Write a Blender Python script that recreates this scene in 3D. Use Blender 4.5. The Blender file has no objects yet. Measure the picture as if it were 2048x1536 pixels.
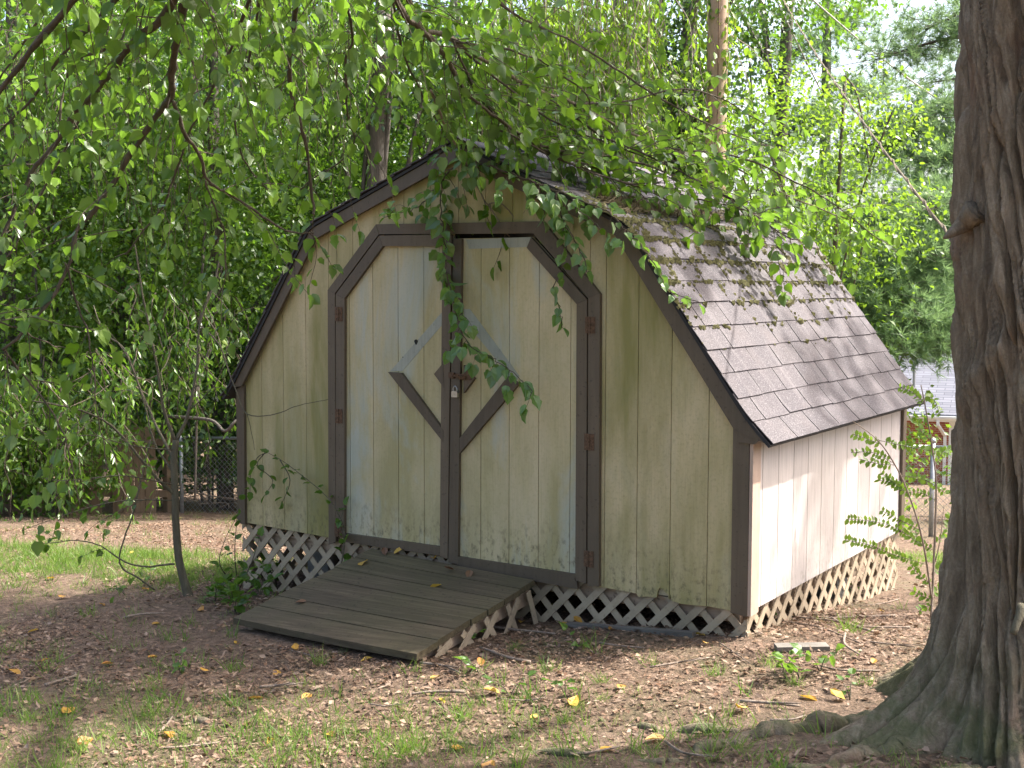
import bpy, math, random
import numpy as np
from mathutils import Vector, Matrix

rng = np.random.default_rng(7)
random.seed(7)
scene = bpy.context.scene
COL = scene.collection

# ------------------------------------------------------------------ camera
CAM = np.array([6.02357, -5.3391, 1.4453])
YAW, PITCH, ROLL, FPX = -0.61732, -0.06435, 0.00283, 2352.42
def _axes():
    cy, sy, cp, sp = math.cos(YAW), math.sin(YAW), math.cos(PITCH), math.sin(PITCH)
    f = np.array([sy*cp, cy*cp, sp]); r = np.array([cy, -sy, 0.0]); u = np.cross(r, f)
    cr, sr = math.cos(ROLL), math.sin(ROLL)
    return r*cr+u*sr, -r*sr+u*cr, f
RX, UX, FX = _axes()
cam_d = bpy.data.cameras.new('camera'); cam = bpy.data.objects.new('camera', cam_d); COL.objects.link(cam)
cam_d.sensor_width = 36.0; cam_d.lens = FPX/2048*36.0; cam_d.clip_end = 2000; cam_d.clip_start = 0.05
cam.matrix_world = Matrix(((RX[0], UX[0], -FX[0], CAM[0]), (RX[1], UX[1], -FX[1], CAM[1]), (RX[2], UX[2], -FX[2], CAM[2]), (0, 0, 0, 1)))
scene.camera = cam

# ------------------------------------------------------------------ sky, sun, exposure
SUN_EL = math.radians(52); SUN_DIR = np.array([0.68, 0.73]); SUN_DIR = SUN_DIR/np.linalg.norm(SUN_DIR)
SUN_AZ = math.atan2(SUN_DIR[0], SUN_DIR[1])
world = bpy.data.worlds.new('World'); scene.world = world; world.use_nodes = True
wn = world.node_tree; wn.nodes.clear()
wo = wn.nodes.new('ShaderNodeOutputWorld'); wb = wn.nodes.new('ShaderNodeBackground'); ws = wn.nodes.new('ShaderNodeTexSky')
ws.sky_type = 'NISHITA'; ws.sun_disc = False; ws.sun_elevation = SUN_EL; ws.sun_rotation = SUN_AZ; ws.dust_density = 6.0; ws.air_density = 0.9; ws.ozone_density = 0.5
wb.inputs['Strength'].default_value = 0.15
wn.links.new(ws.outputs[0], wb.inputs[0]); wn.links.new(wb.outputs[0], wo.inputs[0])
sun_d = bpy.data.lights.new('sun', 'SUN'); sun_d.energy = 3.7; sun_d.angle = math.radians(1.0); sun_d.color = (1.0, 0.96, 0.89)
sun = bpy.data.objects.new('sun', sun_d); COL.objects.link(sun)
to_sun = Vector((SUN_DIR[0]*math.cos(SUN_EL), SUN_DIR[1]*math.cos(SUN_EL), math.sin(SUN_EL)))
sun.rotation_euler = to_sun.to_track_quat('Z', 'Y').to_euler(); sun.location = (20, 8, 25)
vs = scene.view_settings; vs.view_transform = 'Standard'; vs.look = 'None'; vs.gamma = 1.0; vs.use_curve_mapping = False
vs.exposure = 1.8
scene.cycles.max_bounces = 8; scene.cycles.diffuse_bounces = 4; scene.cycles.transmission_bounces = 5; scene.cycles.transparent_max_bounces = 4
scene.cycles.use_denoising = True; scene.cycles.sample_clamp_indirect = 6

# ------------------------------------------------------------------ picking helpers (pixels of the 2048 x 1536 photograph)
def ray(x, y): return FX + RX*(x-1024)/FPX + UX*(768-y)/FPX
def at(x, y, d): return CAM + d*ray(x, y)
def on_y(x, y, c=0.0):
    r = ray(x, y); return CAM + r*((c-CAM[1])/r[1])
def on_x(x, y, c):
    r = ray(x, y); return CAM + r*((c-CAM[0])/r[0])
def vnoise(x, y, seed=0):
    x = np.asarray(x, float); y = np.asarray(y, float)
    xi = np.floor(x); yi = np.floor(y); fx = x-xi; fy = y-yi
    fx = fx*fx*(3-2*fx); fy = fy*fy*(3-2*fy)
    def h(i, j):
        v = np.sin(i*127.1+j*311.7+seed*74.7)*43758.5453
        return v-np.floor(v)
    return (h(xi, yi)*(1-fx)+h(xi+1, yi)*fx)*(1-fy)+(h(xi, yi+1)*(1-fx)+h(xi+1, yi+1)*fx)*fy
def gz(x, y):
    x = np.asarray(x, float); y = np.asarray(y, float)
    yy = np.where(y > 0.6, y-0.3, np.where(y < 0, 0, y*y/1.2))
    yy = np.minimum(yy, 42)
    return (-0.425 + 0.062*np.clip(x, -14, 8) - 0.108*yy
            + (vnoise(x*1.3, y*1.3, 3)-0.5)*0.05 + (vnoise(x*4.1, y*4.1, 5)-0.5)*0.018)
def ground(x, y):
    r = ray(x, y); lo, hi = 0.5, 90.0
    for _ in range(50):
        t = (lo+hi)/2; q = CAM+t*r
        if q[2] > gz(q[0], q[1]): lo = t
        else: hi = t
    return CAM+hi*r

# ------------------------------------------------------------------ object helpers
OFF = {}
def props(o, label=None, category=None, group=None, kind=None):
    if label: o['label'] = label
    if category: o['category'] = category
    if group: o['group'] = group
    if kind: o['kind'] = kind
    return o
def empty(name, loc, label=None, category=None, group=None):
    o = bpy.data.objects.new(name, None); COL.objects.link(o); o.location = loc; o.empty_display_size = 0.2
    OFF[o] = np.array(loc, float)
    return props(o, label, category, group)
def link(name, me, parent=None, loc=None, **kw):
    o = bpy.data.objects.new(name, me); COL.objects.link(o)
    base = OFF.get(parent, np.zeros(3)) if parent else np.zeros(3)
    if parent: o.parent = parent
    if loc is not None: o.location = np.array(loc, float)-base; OFF[o] = np.array(loc, float)
    else: OFF[o] = base
    return props(o, **kw)
def mk_mesh(name, V, F, mat, smooth=False):
    me = bpy.data.meshes.new(name); me.from_pydata([tuple(map(float, v)) for v in V], [], [tuple(f) for f in F])
    if mat: me.materials.append(mat)
    if smooth: me.polygons.foreach_set('use_smooth', [True]*len(me.polygons))
    me.update(); return me
def add(name, mb, mat, parent=None, smooth=False, origin=None, **kw):
    """world-space geometry -> object; its vertices are stored relative to its parent (or to origin)"""
    V, F = (mb.v, mb.f) if hasattr(mb, 'v') else mb
    V = np.asarray(V, float)
    if parent is None:
        if origin is None: origin = (V[:, 0].mean(), V[:, 1].mean(), V[:, 2].min())
        o = link(name, mk_mesh(name, V-np.array(origin), F, mat, smooth), None, origin, **kw)
    else:
        o = link(name, mk_mesh(name, V-OFF[parent], F, mat, smooth), parent, **kw)
    return o
def np_mesh(name, V, loops, starts, totals, mat, rnd=None, smooth=False):
    me = bpy.data.meshes.new(name)
    me.vertices.add(len(V)); me.vertices.foreach_set('co', np.ascontiguousarray(V, dtype=np.float32).ravel())
    me.loops.add(len(loops)); me.loops.foreach_set('vertex_index', np.ascontiguousarray(loops, dtype=np.int32))
    me.polygons.add(len(starts)); me.polygons.foreach_set('loop_start', np.ascontiguousarray(starts, dtype=np.int32))
    me.polygons.foreach_set('loop_total', np.ascontiguousarray(totals, dtype=np.int32))
    if rnd is not None:
        a = me.attributes.new('rnd', 'FLOAT', 'POINT'); a.data.foreach_set('value', np.ascontiguousarray(rnd, dtype=np.float32))
    if smooth: me.polygons.foreach_set('use_smooth', np.ones(len(starts), dtype=bool))
    me.materials.append(mat); me.update(calc_edges=True); me.validate(); return me

class MB:
    def __init__(s): s.v = []; s.f = []
    def poly(s, pts, faces):
        n = len(s.v); s.v += [tuple(p) for p in pts]; s.f += [tuple(n+i for i in f) for f in faces]; return s
    def box(s, a, b):
        x0, y0, z0 = a; x1, y1, z1 = b
        return s.poly([(x0,y0,z0),(x1,y0,z0),(x1,y1,z0),(x0,y1,z0),(x0,y0,z1),(x1,y0,z1),(x1,y1,z1),(x0,y1,z1)],
                      [(0,3,2,1),(4,5,6,7),(0,1,5,4),(1,2,6,5),(2,3,7,6),(3,0,4,7)])
    def bar(s, p, q, w, t, up=(0,0,1)):
        """box from p to q, w wide (across up x dir) and t thick (along up)"""
        p = np.array(p, float); q = np.array(q, float); d = q-p; d /= np.linalg.norm(d); up = np.array(up, float)
        x = np.cross(d, up); x /= np.linalg.norm(x); u = np.cross(x, d)
        P = [e+x*a*w/2+u*b*t/2 for e in (p, q) for a, b in ((-1,-1),(1,-1),(1,1),(-1,1))]
        return s.poly(P, [(0,1,2,3),(7,6,5,4),(0,4,5,1),(1,5,6,2),(2,6,7,3),(3,7,4,0)])
    def prism_y(s, xz, y0, y1):
        """polygon given in x,z extruded from y0 (front) to y1"""
        n = len(xz); a = sum(xz[i][0]*xz[(i+1)%n][1]-xz[(i+1)%n][0]*xz[i][1] for i in range(n))
        if a < 0: xz = xz[::-1]
        P = [(x, y0, z) for x, z in xz]+[(x, y1, z) for x, z in xz]
        return s.poly(P, [tuple(range(n)), tuple(range(2*n-1, n-1, -1))]+[(i, i+n, (i+1)%n+n, (i+1)%n) for i in range(n)])
    def prism_x(s, yz, x0, x1):
        n = len(yz); a = sum(yz[i][0]*yz[(i+1)%n][1]-yz[(i+1)%n][0]*yz[i][1] for i in range(n))
        if a < 0: yz = yz[::-1]
        P = [(x1, y, z) for y, z in yz]+[(x0, y, z) for y, z in yz]
        return s.poly(P, [tuple(range(n)), tuple(range(2*n-1, n-1, -1))]+[(i, i+n, (i+1)%n+n, (i+1)%n) for i in range(n)])
    def tube(s, pts, rad, n=6, cap=True):
        pts = np.asarray(pts, float); m = len(pts)
        rad = np.broadcast_to(np.asarray(rad, float), (m,)) if np.ndim(rad) == 0 else np.asarray(rad, float)
        T = np.gradient(pts, axis=0); T /= np.linalg.norm(T, axis=1)[:, None]+1e-9
        ref = np.array([0.31, 0.17, 0.93]) if abs(T[0][2]) < 0.9 else np.array([1.0, 0.1, 0])
        base = len(s.v)
        for k in range(m):
            a = np.cross(T[k], ref); a /= np.linalg.norm(a)+1e-9; b = np.cross(T[k], a)
            for j in range(n):
                t = 2*math.pi*j/n; s.v.append(tuple(pts[k]+rad[k]*(a*math.cos(t)+b*math.sin(t))))
        for k in range(m-1):
            for j in range(n):
                s.f.append((base+k*n+j, base+(k+1)*n+j, base+(k+1)*n+(j+1)%n, base+k*n+(j+1)%n))
        if cap:
            s.f.append(tuple(base+j for j in range(n))); s.f.append(tuple(base+(m-1)*n+j for j in range(n-1, -1, -1)))
        return s
def smooth_path(P, k=5):
    P = np.asarray(P, float)
    if len(P) < 3: return np.array([P[0]+(P[-1]-P[0])*t for t in np.linspace(0, 1, k+1)])
    Q = np.vstack([2*P[0]-P[1], P, 2*P[-1]-P[-2]]); out = []
    for i in range(1, len(Q)-2):
        for t in np.linspace(0, 1, k, endpoint=False):
            a, b, c, d = Q[i-1], Q[i], Q[i+1], Q[i+2]
            out.append(0.5*((2*b)+(c-a)*t+(2*a-5*b+4*c-d)*t*t+(3*b-a-3*c+d)*t**3))
    out.append(P[-1]); return np.array(out)

# ------------------------------------------------------------------ materials
def new_mat(name):
    m = bpy.data.materials.new(name); m.use_nodes = True; nt = m.node_tree
    b = nt.nodes['Principled BSDF']; return m, nt, b
def nd(nt, typ, **kw):
    n = nt.nodes.new(typ)
    for k, v in kw.items(): setattr(n, k, v)
    return n
def put(nt, sock, v):
    if hasattr(v, 'node') or isinstance(v, bpy.types.NodeSocket): nt.links.new(v, sock)
    else: sock.default_value = v if not isinstance(v, (tuple, list)) or len(v) != 3 or sock.type == 'VECTOR' else (*v, 1.0)
def pos(nt, scale=(1, 1, 1)):
    g = nd(nt, 'ShaderNodeNewGeometry'); mp = nd(nt, 'ShaderNodeMapping'); mp.inputs['Scale'].default_value = scale
    nt.links.new(g.outputs['Position'], mp.inputs['Vector']); return mp.outputs[0]
def noise(nt, vec, scale, detail=4, rough=0.55, dist=0.0):
    n = nd(nt, 'ShaderNodeTexNoise'); n.inputs['Scale'].default_value = scale; n.inputs['Detail'].default_value = detail
    n.inputs['Roughness'].default_value = rough; n.inputs['Distortion'].default_value = dist
    nt.links.new(vec, n.inputs['Vector']); return n.outputs['Fac']
def ramp(nt, fac, *stops):
    r = nd(nt, 'ShaderNodeValToRGB'); e = r.color_ramp.elements
    while len(e) < len(stops): e.new(0.5)
    for el, (p, c) in zip(e, stops):
        el.position = p; el.color = (*c, 1) if isinstance(c, (tuple, list)) else (c, c, c, 1)
    put(nt, r.inputs[0], fac); return r.outputs[0]
def mixc(nt, fac, a, b, mode='MIX'):
    n = nd(nt, 'ShaderNodeMix', data_type='RGBA', blend_type=mode)
    put(nt, n.inputs[0], fac); put(nt, n.inputs[6], a); put(nt, n.inputs[7], b); return n.outputs[2]
def math_n(nt, op, a, b=0.0):
    n = nd(nt, 'ShaderNodeMath', operation=op); put(nt, n.inputs[0], a); put(nt, n.inputs[1], b); return n.outputs[0]
def bump(nt, b, h, strength=0.4, dist=0.01):
    n = nd(nt, 'ShaderNodeBump'); n.inputs['Strength'].default_value = strength; n.inputs['Distance'].default_value = dist
    nt.links.new(h, n.inputs['Height']); nt.links.new(n.outputs[0], b.inputs['Normal'])
def attr(nt, name):
    n = nd(nt, 'ShaderNodeAttribute'); n.attribute_name = name; return n.outputs['Fac']
def orand(nt): return nd(nt, 'ShaderNodeObjectInfo').outputs['Random']

def siding_mat(name, base, algae=0.0, blue=0.0, dirt=0.5, wear=0.35):
    m, nt, b = new_mat(name)
    lo = noise(nt, pos(nt, (1, 1, 0.35)), 2.2, 5, 0.6, 0.4)
    st = noise(nt, pos(nt, (1, 1, 0.10)), 9, 5, 0.65)
    grain = noise(nt, pos(nt, (1, 1, 0.025)), 190, 3, 0.6)
    fine = noise(nt, pos(nt), 60, 4, 0.7)
    c = mixc(nt, ramp(nt, st, (0.3, 0.0), (0.75, 1.0)), tuple(v*0.93 for v in base), tuple(min(1, v*1.08) for v in base))
    c = mixc(nt, math_n(nt, 'MULTIPLY', ramp(nt, grain, (0.50, 0.0), (0.68, 1.0)), wear), c, tuple(v*0.62 for v in base))
    if algae:
        am = math_n(nt, 'MULTIPLY', ramp(nt, math_n(nt, 'ADD', math_n(nt, 'MULTIPLY', lo, 0.65), math_n(nt, 'MULTIPLY', st, 0.35)), (0.38, 0.0), (0.60, 1.0)), algae)
        c = mixc(nt, am, c, (0.23, 0.21, 0.062))
        am2 = math_n(nt, 'MULTIPLY', ramp(nt, fine, (0.5, 0.0), (0.72, 1.0)), algae*0.5)
        c = mixc(nt, am2, c, (0.24, 0.22, 0.10))
    if blue:
        bn = noise(nt, pos(nt, (1, 1, 0.30)), 3.1, 5, 0.65, 0.6)
        c = mixc(nt, math_n(nt, 'MULTIPLY', ramp(nt, bn, (0.50, 0.0), (0.66, 1.0)), blue), c, (0.36, 0.43, 0.44))
    # dark specks and splash dirt close to the sill
    sp = noise(nt, pos(nt, (1, 1, 0.6)), 34, 3, 0.7)
    z = nd(nt, 'ShaderNodeSeparateXYZ'); g = nd(nt, 'ShaderNodeNewGeometry'); nt.links.new(g.outputs['Position'], z.inputs[0])
    low = ramp(nt, z.outputs['Z'], (0.0, 1.0), (0.32, 0.0))
    c = mixc(nt, math_n(nt, 'MULTIPLY', math_n(nt, 'MULTIPLY', ramp(nt, sp, (0.50, 0.0), (0.70, 1.0)), low), dirt), c, (0.10, 0.085, 0.045))
    rp = ramp(nt, orand(nt), (0.0, 0.95), (1.0, 1.03))
    c = mixc(nt, 1.0, c, rp, 'MULTIPLY')
    put(nt, b.inputs['Base Color'], c); b.inputs['Roughness'].default_value = 0.72
    bump(nt, b, math_n(nt, 'ADD', grain, math_n(nt, 'MULTIPLY', fine, 0.5)), 0.35, 0.004)
    return m
def wood_mat(name, c0, c1, c2, axis=(0.05, 1, 1), rough=0.8, scale=30, moss=0.0, speck=0.0):
    m, nt, b = new_mat(name)
    g = noise(nt, pos(nt, axis), scale, 5, 0.65, 0.3); l = noise(nt, pos(nt), 3.0, 4, 0.6)
    c = ramp(nt, g, (0.25, c0), (0.5, c1), (0.8, c2))
    c = mixc(nt, math_n(nt, 'MULTIPLY', ramp(nt, l, (0.35, 0.0), (0.7, 1.0)), 0.45), c, tuple(v*0.6 for v in c1))
    if moss:
        c = mixc(nt, math_n(nt, 'MULTIPLY', ramp(nt, noise(nt, pos(nt), 2.2, 5, 0.65), (0.40, 0.0), (0.6, 1.0)), moss), c, (0.055, 0.065, 0.018))
    if speck:
        c = mixc(nt, math_n(nt, 'MULTIPLY', ramp(nt, noise(nt, pos(nt), 45, 2, 0.6), (0.62, 0.0), (0.7, 1.0)), speck), c, tuple(v*0.45 for v in c0))
    c = mixc(nt, 1.0, c, ramp(nt, orand(nt), (0.0, 0.82), (1.0, 1.12)), 'MULTIPLY')
    put(nt, b.inputs['Base Color'], c); b.inputs['Roughness'].default_value = rough
    bump(nt, b, g, 0.5, 0.004); return m
def plain_mat(name, c, rough=0.6, metal=0.0, var=0.25, scale=20):
    m, nt, b = new_mat(name); n = noise(nt, pos(nt), scale, 4, 0.65)
    put(nt, b.inputs['Base Color'], ramp(nt, n, (0.3, tuple(v*(1-var) for v in c)), (0.7, tuple(min(1, v*(1+var)) for v in c))))
    b.inputs['Roughness'].default_value = rough; b.inputs['Metallic'].default_value = metal; bump(nt, b, n, 0.2, 0.003); return m
def leaf_mat(name, cols, trans, tfac=0.45, rough=0.42, use_obj=False, spec=0.5, back=None):
    m, nt, b = new_mat(name)
    r = orand(nt) if use_obj else attr(nt, 'rnd')
    n = len(cols); c = ramp(nt, r, *[(i/(n-1), cols[i]) for i in range(n)])
    if back:
        g = nd(nt, 'ShaderNodeNewGeometry'); c = mixc(nt, g.outputs['Backfacing'], c, mixc(nt, 0.7, c, back))
    put(nt, b.inputs['Base Color'], c); b.inputs['Roughness'].default_value = rough; b.inputs['Specular IOR Level'].default_value = spec
    t = nd(nt, 'ShaderNodeBsdfTranslucent'); put(nt, t.inputs[0], mixc(nt, 0.55, c, trans))
    mx = nd(nt, 'ShaderNodeMixShader'); mx.inputs[0].default_value = tfac
    nt.links.new(b.outputs[0], mx.inputs[1]); nt.links.new(t.outputs[0], mx.inputs[2])
    nt.links.new(mx.outputs[0], nt.nodes['Material Output'].inputs['Surface']); return m

M = {}
M['siding'] = siding_mat('weathered_siding', (0.56, 0.455, 0.265), 0.95, 0.10, 0.8)
M['door'] = siding_mat('door_siding', (0.56, 0.47, 0.295), 0.6, 0.5, 1.0)
M['side'] = siding_mat('sunny_siding', (0.53, 0.482, 0.455), 0.0, 0.0, 0.3, 0.65)
M['back'] = plain_mat('groove_board', (0.34, 0.29, 0.19), 0.9)
M['trim'] = wood_mat('brown_trim', (0.088, 0.064, 0.041), (0.112, 0.083, 0.055), (0.136, 0.102, 0.070), (1, 1, 0.08), 0.6, 30, 0.0, 0.5)
M['trimlight'] = wood_mat('sunlit_tone_trim', (0.36, 0.26, 0.20), (0.42, 0.31, 0.25), (0.46, 0.35, 0.28), (1, 1, 0.08), 0.6, 30, 0.0, 0.3)  # copy of the brown trim with its sunlit brightness put into the colour
M['bare'] = wood_mat('bare_faded_paint', (0.27, 0.28, 0.235), (0.32, 0.33, 0.28), (0.37, 0.375, 0.32), (1, 1, 0.05), 0.8, 60, 0.0, 0.3)
M['lattice'] = wood_mat('lattice_paint', (0.32, 0.25, 0.17), (0.42, 0.335, 0.235), (0.48, 0.39, 0.285), (1, 1, 1), 0.75, 14, 0.10, 0.45)
M['joist'] = wood_mat('stained_joist', (0.22, 0.15, 0.10), (0.33, 0.24, 0.17), (0.42, 0.32, 0.24), (0.1, 0.1, 1), 0.85, 24, 0.1, 0.6)
M['ramp'] = wood_mat('mossy_ramp_wood', (0.048, 0.034, 0.018), (0.092, 0.068, 0.038), (0.175, 0.135, 0.082), (0.03, 1, 1), 0.85, 55, 0.25, 0.6)
M['grey_wood'] = wood_mat('grey_lumber', (0.10, 0.09, 0.078), (0.16, 0.145, 0.125), (0.22, 0.20, 0.175), (0.1, 1, 1), 0.85, 30)
M['fencewood'] = wood_mat('fence_wood', (0.13, 0.085, 0.05), (0.19, 0.13, 0.08), (0.25, 0.18, 0.12), (1, 1, 0.05), 0.85, 30)
M['rust'] = plain_mat('rusty_steel', (0.13, 0.075, 0.045), 0.75, 0.4, 0.5, 60)
M['steel'] = plain_mat('padlock_steel', (0.42, 0.42, 0.42), 0.35, 1.0, 0.2, 60)
M['galv'] = plain_mat('galvanised_pipe', (0.36, 0.37, 0.38), 0.5, 0.7, 0.2, 30)
M['black'] = plain_mat('knot_hole', (0.012, 0.010, 0.008), 0.9)
M['felt'] = plain_mat('roof_edge_felt', (0.025, 0.024, 0.026), 0.8)
M['concrete'] = plain_mat('concrete_block', (0.30, 0.29, 0.27), 0.9, 0, 0.2, 12)
M['white'] = plain_mat('white_house_paint', (0.74, 0.76, 0.74), 0.5, 0, 0.04, 6)
M['wire'] = plain_mat('grey_cable', (0.36, 0.35, 0.33), 0.6)
M['polewood'] = wood_mat('utility_pole_wood', (0.26, 0.17, 0.11), (0.36, 0.255, 0.17), (0.46, 0.34, 0.24), (1, 1, 0.04), 0.85, 16, 0.0, 0.6)
M['moss'] = plain_mat('roof_moss', (0.075, 0.07, 0.020), 0.95, 0, 0.5, 50)
M['duff'] = leaf_mat('roof_needles', [(0.085, 0.065, 0.028), (0.15, 0.105, 0.05), (0.06, 0.055, 0.02)], (0.15, 0.1, 0.05), 0.1, 0.8)

def shingle_mat():
    m, nt, b = new_mat('asphalt_shingle')
    sp = noise(nt, pos(nt), 150, 2, 0.7); l = noise(nt, pos(nt, (1, 1, 1)), 5, 5, 0.6); st = noise(nt, pos(nt, (0.25, 1.6, 0.25)), 7, 4, 0.6)
    c = ramp(nt, orand(nt), (0.0, (0.064, 0.056, 0.062)), (0.35, (0.078, 0.068, 0.074)), (0.7, (0.071, 0.063, 0.069)), (1.0, (0.090, 0.079, 0.083)))
    c = mixc(nt, ramp(nt, sp, (0.40, 0.75), (0.46, 0.0)), c, (0.045, 0.038, 0.042))
    c = mixc(nt, ramp(nt, sp, (0.56, 0.0), (0.63, 0.75)), c, (0.20, 0.18, 0.188))
    c = mixc(nt, math_n(nt, 'MULTIPLY', ramp(nt, l, (0.48, 0.0), (0.68, 1.0)), 0.4), c, (0.12, 0.10, 0.10))
    c = mixc(nt, math_n(nt, 'MULTIPLY', ramp(nt, st, (0.55, 0.0), (0.7, 1.0)), 0.45), c, (0.17, 0.152, 0.155))
    put(nt, b.inputs['Base Color'], c); b.inputs['Roughness'].default_value = 0.9; bump(nt, b, sp, 0.6, 0.003); return m
M['shingle'] = shingle_mat()

def ground_mat():
    m, nt, b = new_mat('leaf_mould_soil')
    a = noise(nt, pos(nt), 1.1, 6, 0.65, 0.3); f = noise(nt, pos(nt), 22, 6, 0.75, 0.6); t = noise(nt, pos(nt), 70, 3, 0.7)
    c = ramp(nt, f, (0.28, (0.042, 0.027, 0.016)), (0.48, (0.12, 0.076, 0.046)), (0.62, (0.22, 0.147, 0.102)), (0.80, (0.34, 0.25, 0.185)))
    c = mixc(nt, ramp(nt, t, (0.56, 0.0), (0.7, 0.7)), c, (0.30, 0.21, 0.145))
    c = mixc(nt, math_n(nt, 'MULTIPLY', ramp(nt, a, (0.5, 0.0), (0.7, 1.0)), 0.5), c, (0.07, 0.085, 0.025))
    put(nt, b.inputs['Base Color'], c); b.inputs['Roughness'].default_value = 0.95
    bump(nt, b, math_n(nt, 'ADD', f, math_n(nt, 'MULTIPLY', t, 0.6)), 0.9, 0.03); return m
M['soil'] = ground_mat()

def bark_mat(name, dark, mid, light, moss=0.0, red=0.0, attr_name=None):
    m, nt, b = new_mat(name)
    v = noise(nt, pos(nt, (1, 1, 0.16)), 26, 6, 0.7, 0.8); l = noise(nt, pos(nt, (1, 1, 0.5)), 3.2, 4, 0.6)
    f = noise(nt, pos(nt), 120, 3, 0.7)
    c = ramp(nt, v, (0.25, dark), (0.5, mid), (0.75, light))
    c = mixc(nt, ramp(nt, f, (0.45, 0.0), (0.75, 0.45)), c, dark)
    if attr_name:   # mixes towards a paler tone on the ridge crowns
        h = attr(nt, attr_name)
        c = mixc(nt, ramp(nt, h, (0.45, 0.0), (0.9, 0.65)), c, tuple(min(1, x*1.5) for x in light))
    if red:
        c = mixc(nt, math_n(nt, 'MULTIPLY', ramp(nt, l, (0.58, 0.0), (0.68, 1.0)), red), c, (0.17, 0.075, 0.045))
    if moss:
        z = nd(nt, 'ShaderNodeSeparateXYZ'); g = nd(nt, 'ShaderNodeNewGeometry'); nt.links.new(g.outputs['Position'], z.inputs[0])
        low = ramp(nt, z.outputs['Z'], (0.0, 1.0), (0.30, 0.0))
        mk = math_n(nt, 'MULTIPLY', ramp(nt, noise(nt, pos(nt), 6, 5, 0.65), (0.40, 0.0), (0.56, 1.0)), low)
        c = mixc(nt, math_n(nt, 'MULTIPLY', mk, moss), c, (0.050, 0.072, 0.014))
    put(nt, b.inputs['Base Color'], c); b.inputs['Roughness'].default_value = 0.9
    bump(nt, b, math_n(nt, 'ADD', v, math_n(nt, 'MULTIPLY', f, 0.35)), 0.9, 0.015); return m
M['bark'] = bark_mat('furrowed_bark', (0.080, 0.059, 0.039), (0.205, 0.155, 0.104), (0.36, 0.295, 0.215), 0.6, 0.4)
M['branch'] = bark_mat('thin_branch_bark', (0.040, 0.030, 0.020), (0.085, 0.065, 0.043), (0.13, 0.105, 0.075))
M['palebranch'] = bark_mat('pale_limb_bark', (0.11, 0.085, 0.055), (0.20, 0.16, 0.11), (0.29, 0.245, 0.18))
M['sapling'] = bark_mat('sapling_bark', (0.060, 0.052, 0.034), (0.105, 0.092, 0.058), (0.16, 0.14, 0.095))
M['fartrunk'] = bark_mat('far_trunk_bark', (0.045, 0.038, 0.030), (0.10, 0.085, 0.07), (0.17, 0.145, 0.12))
M['drytwig'] = bark_mat('dry_twig_bark', (0.14, 0.10, 0.075), (0.25, 0.195, 0.15), (0.38, 0.31, 0.25))

G1 = [(0.026, 0.060, 0.008), (0.055, 0.115, 0.011), (0.088, 0.168, 0.014), (0.135, 0.225, 0.018)]
M['leaf'] = leaf_mat('overhang_leaf', G1, (0.27, 0.52, 0.02), 0.42, 0.36, False, 0.55, (0.11, 0.16, 0.06))
M['leaf_o'] = leaf_mat('overhang_leaf_single', G1, (0.27, 0.52, 0.02), 0.42, 0.36, True, 0.55, (0.11, 0.16, 0.06))
M['vine_o'] = leaf_mat('door_vine_leaf', [(0.075, 0.15, 0.045), (0.11, 0.205, 0.06), (0.14, 0.245, 0.065), (0.19, 0.30, 0.07)], (0.28, 0.55, 0.03), 0.40, 0.30, True, 0.8, (0.13, 0.20, 0.09))
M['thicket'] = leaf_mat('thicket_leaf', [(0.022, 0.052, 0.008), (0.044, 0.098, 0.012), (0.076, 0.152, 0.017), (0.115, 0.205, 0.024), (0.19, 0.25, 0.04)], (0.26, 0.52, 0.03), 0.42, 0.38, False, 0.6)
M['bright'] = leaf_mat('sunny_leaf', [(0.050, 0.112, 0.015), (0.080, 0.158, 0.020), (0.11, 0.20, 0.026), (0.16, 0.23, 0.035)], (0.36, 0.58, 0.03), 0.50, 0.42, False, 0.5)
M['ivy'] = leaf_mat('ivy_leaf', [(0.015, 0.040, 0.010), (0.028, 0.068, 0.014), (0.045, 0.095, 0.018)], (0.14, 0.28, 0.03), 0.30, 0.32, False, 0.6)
M['pine'] = leaf_mat('pine_needle', [(0.085, 0.165, 0.070), (0.13, 0.23, 0.10), (0.19, 0.30, 0.14)], (0.34, 0.50, 0.18), 0.38, 0.5, False, 0.4)
M['farleaf'] = leaf_mat('far_leaf', [(0.05, 0.10, 0.025), (0.075, 0.14, 0.035), (0.10, 0.17, 0.04)], (0.22, 0.36, 0.06), 0.35, 0.5)
M['grass'] = leaf_mat('grass_blade', [(0.055, 0.12, 0.018), (0.090, 0.175, 0.026), (0.14, 0.23, 0.04), (0.24, 0.26, 0.09)], (0.32, 0.52, 0.06), 0.42, 0.5)
M['litter'] = leaf_mat('brown_litter', [(0.050, 0.030, 0.019), (0.115, 0.070, 0.046), (0.21, 0.140, 0.098), (0.15, 0.080, 0.046), (0.32, 0.235, 0.175), (0.24, 0.155, 0.09)], (0.30, 0.18, 0.10), 0.12, 0.7, False, 0.3)
M['yellow'] = leaf_mat('yellow_leaf', [(0.42, 0.20, 0.035), (0.50, 0.30, 0.04), (0.58, 0.40, 0.07), (0.36, 0.15, 0.04)], (0.7, 0.45, 0.05), 0.25, 0.55, True)
M['brownleaf'] = leaf_mat('brown_single_leaf', [(0.12, 0.06, 0.035), (0.20, 0.11, 0.06), (0.30, 0.20, 0.13)], (0.3, 0.16, 0.08), 0.15, 0.6, True)
M['weed_o'] = leaf_mat('weed_leaf', [(0.04, 0.09, 0.016), (0.065, 0.14, 0.02), (0.10, 0.19, 0.03)], (0.26, 0.44, 0.04), 0.42, 0.4, True)
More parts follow.
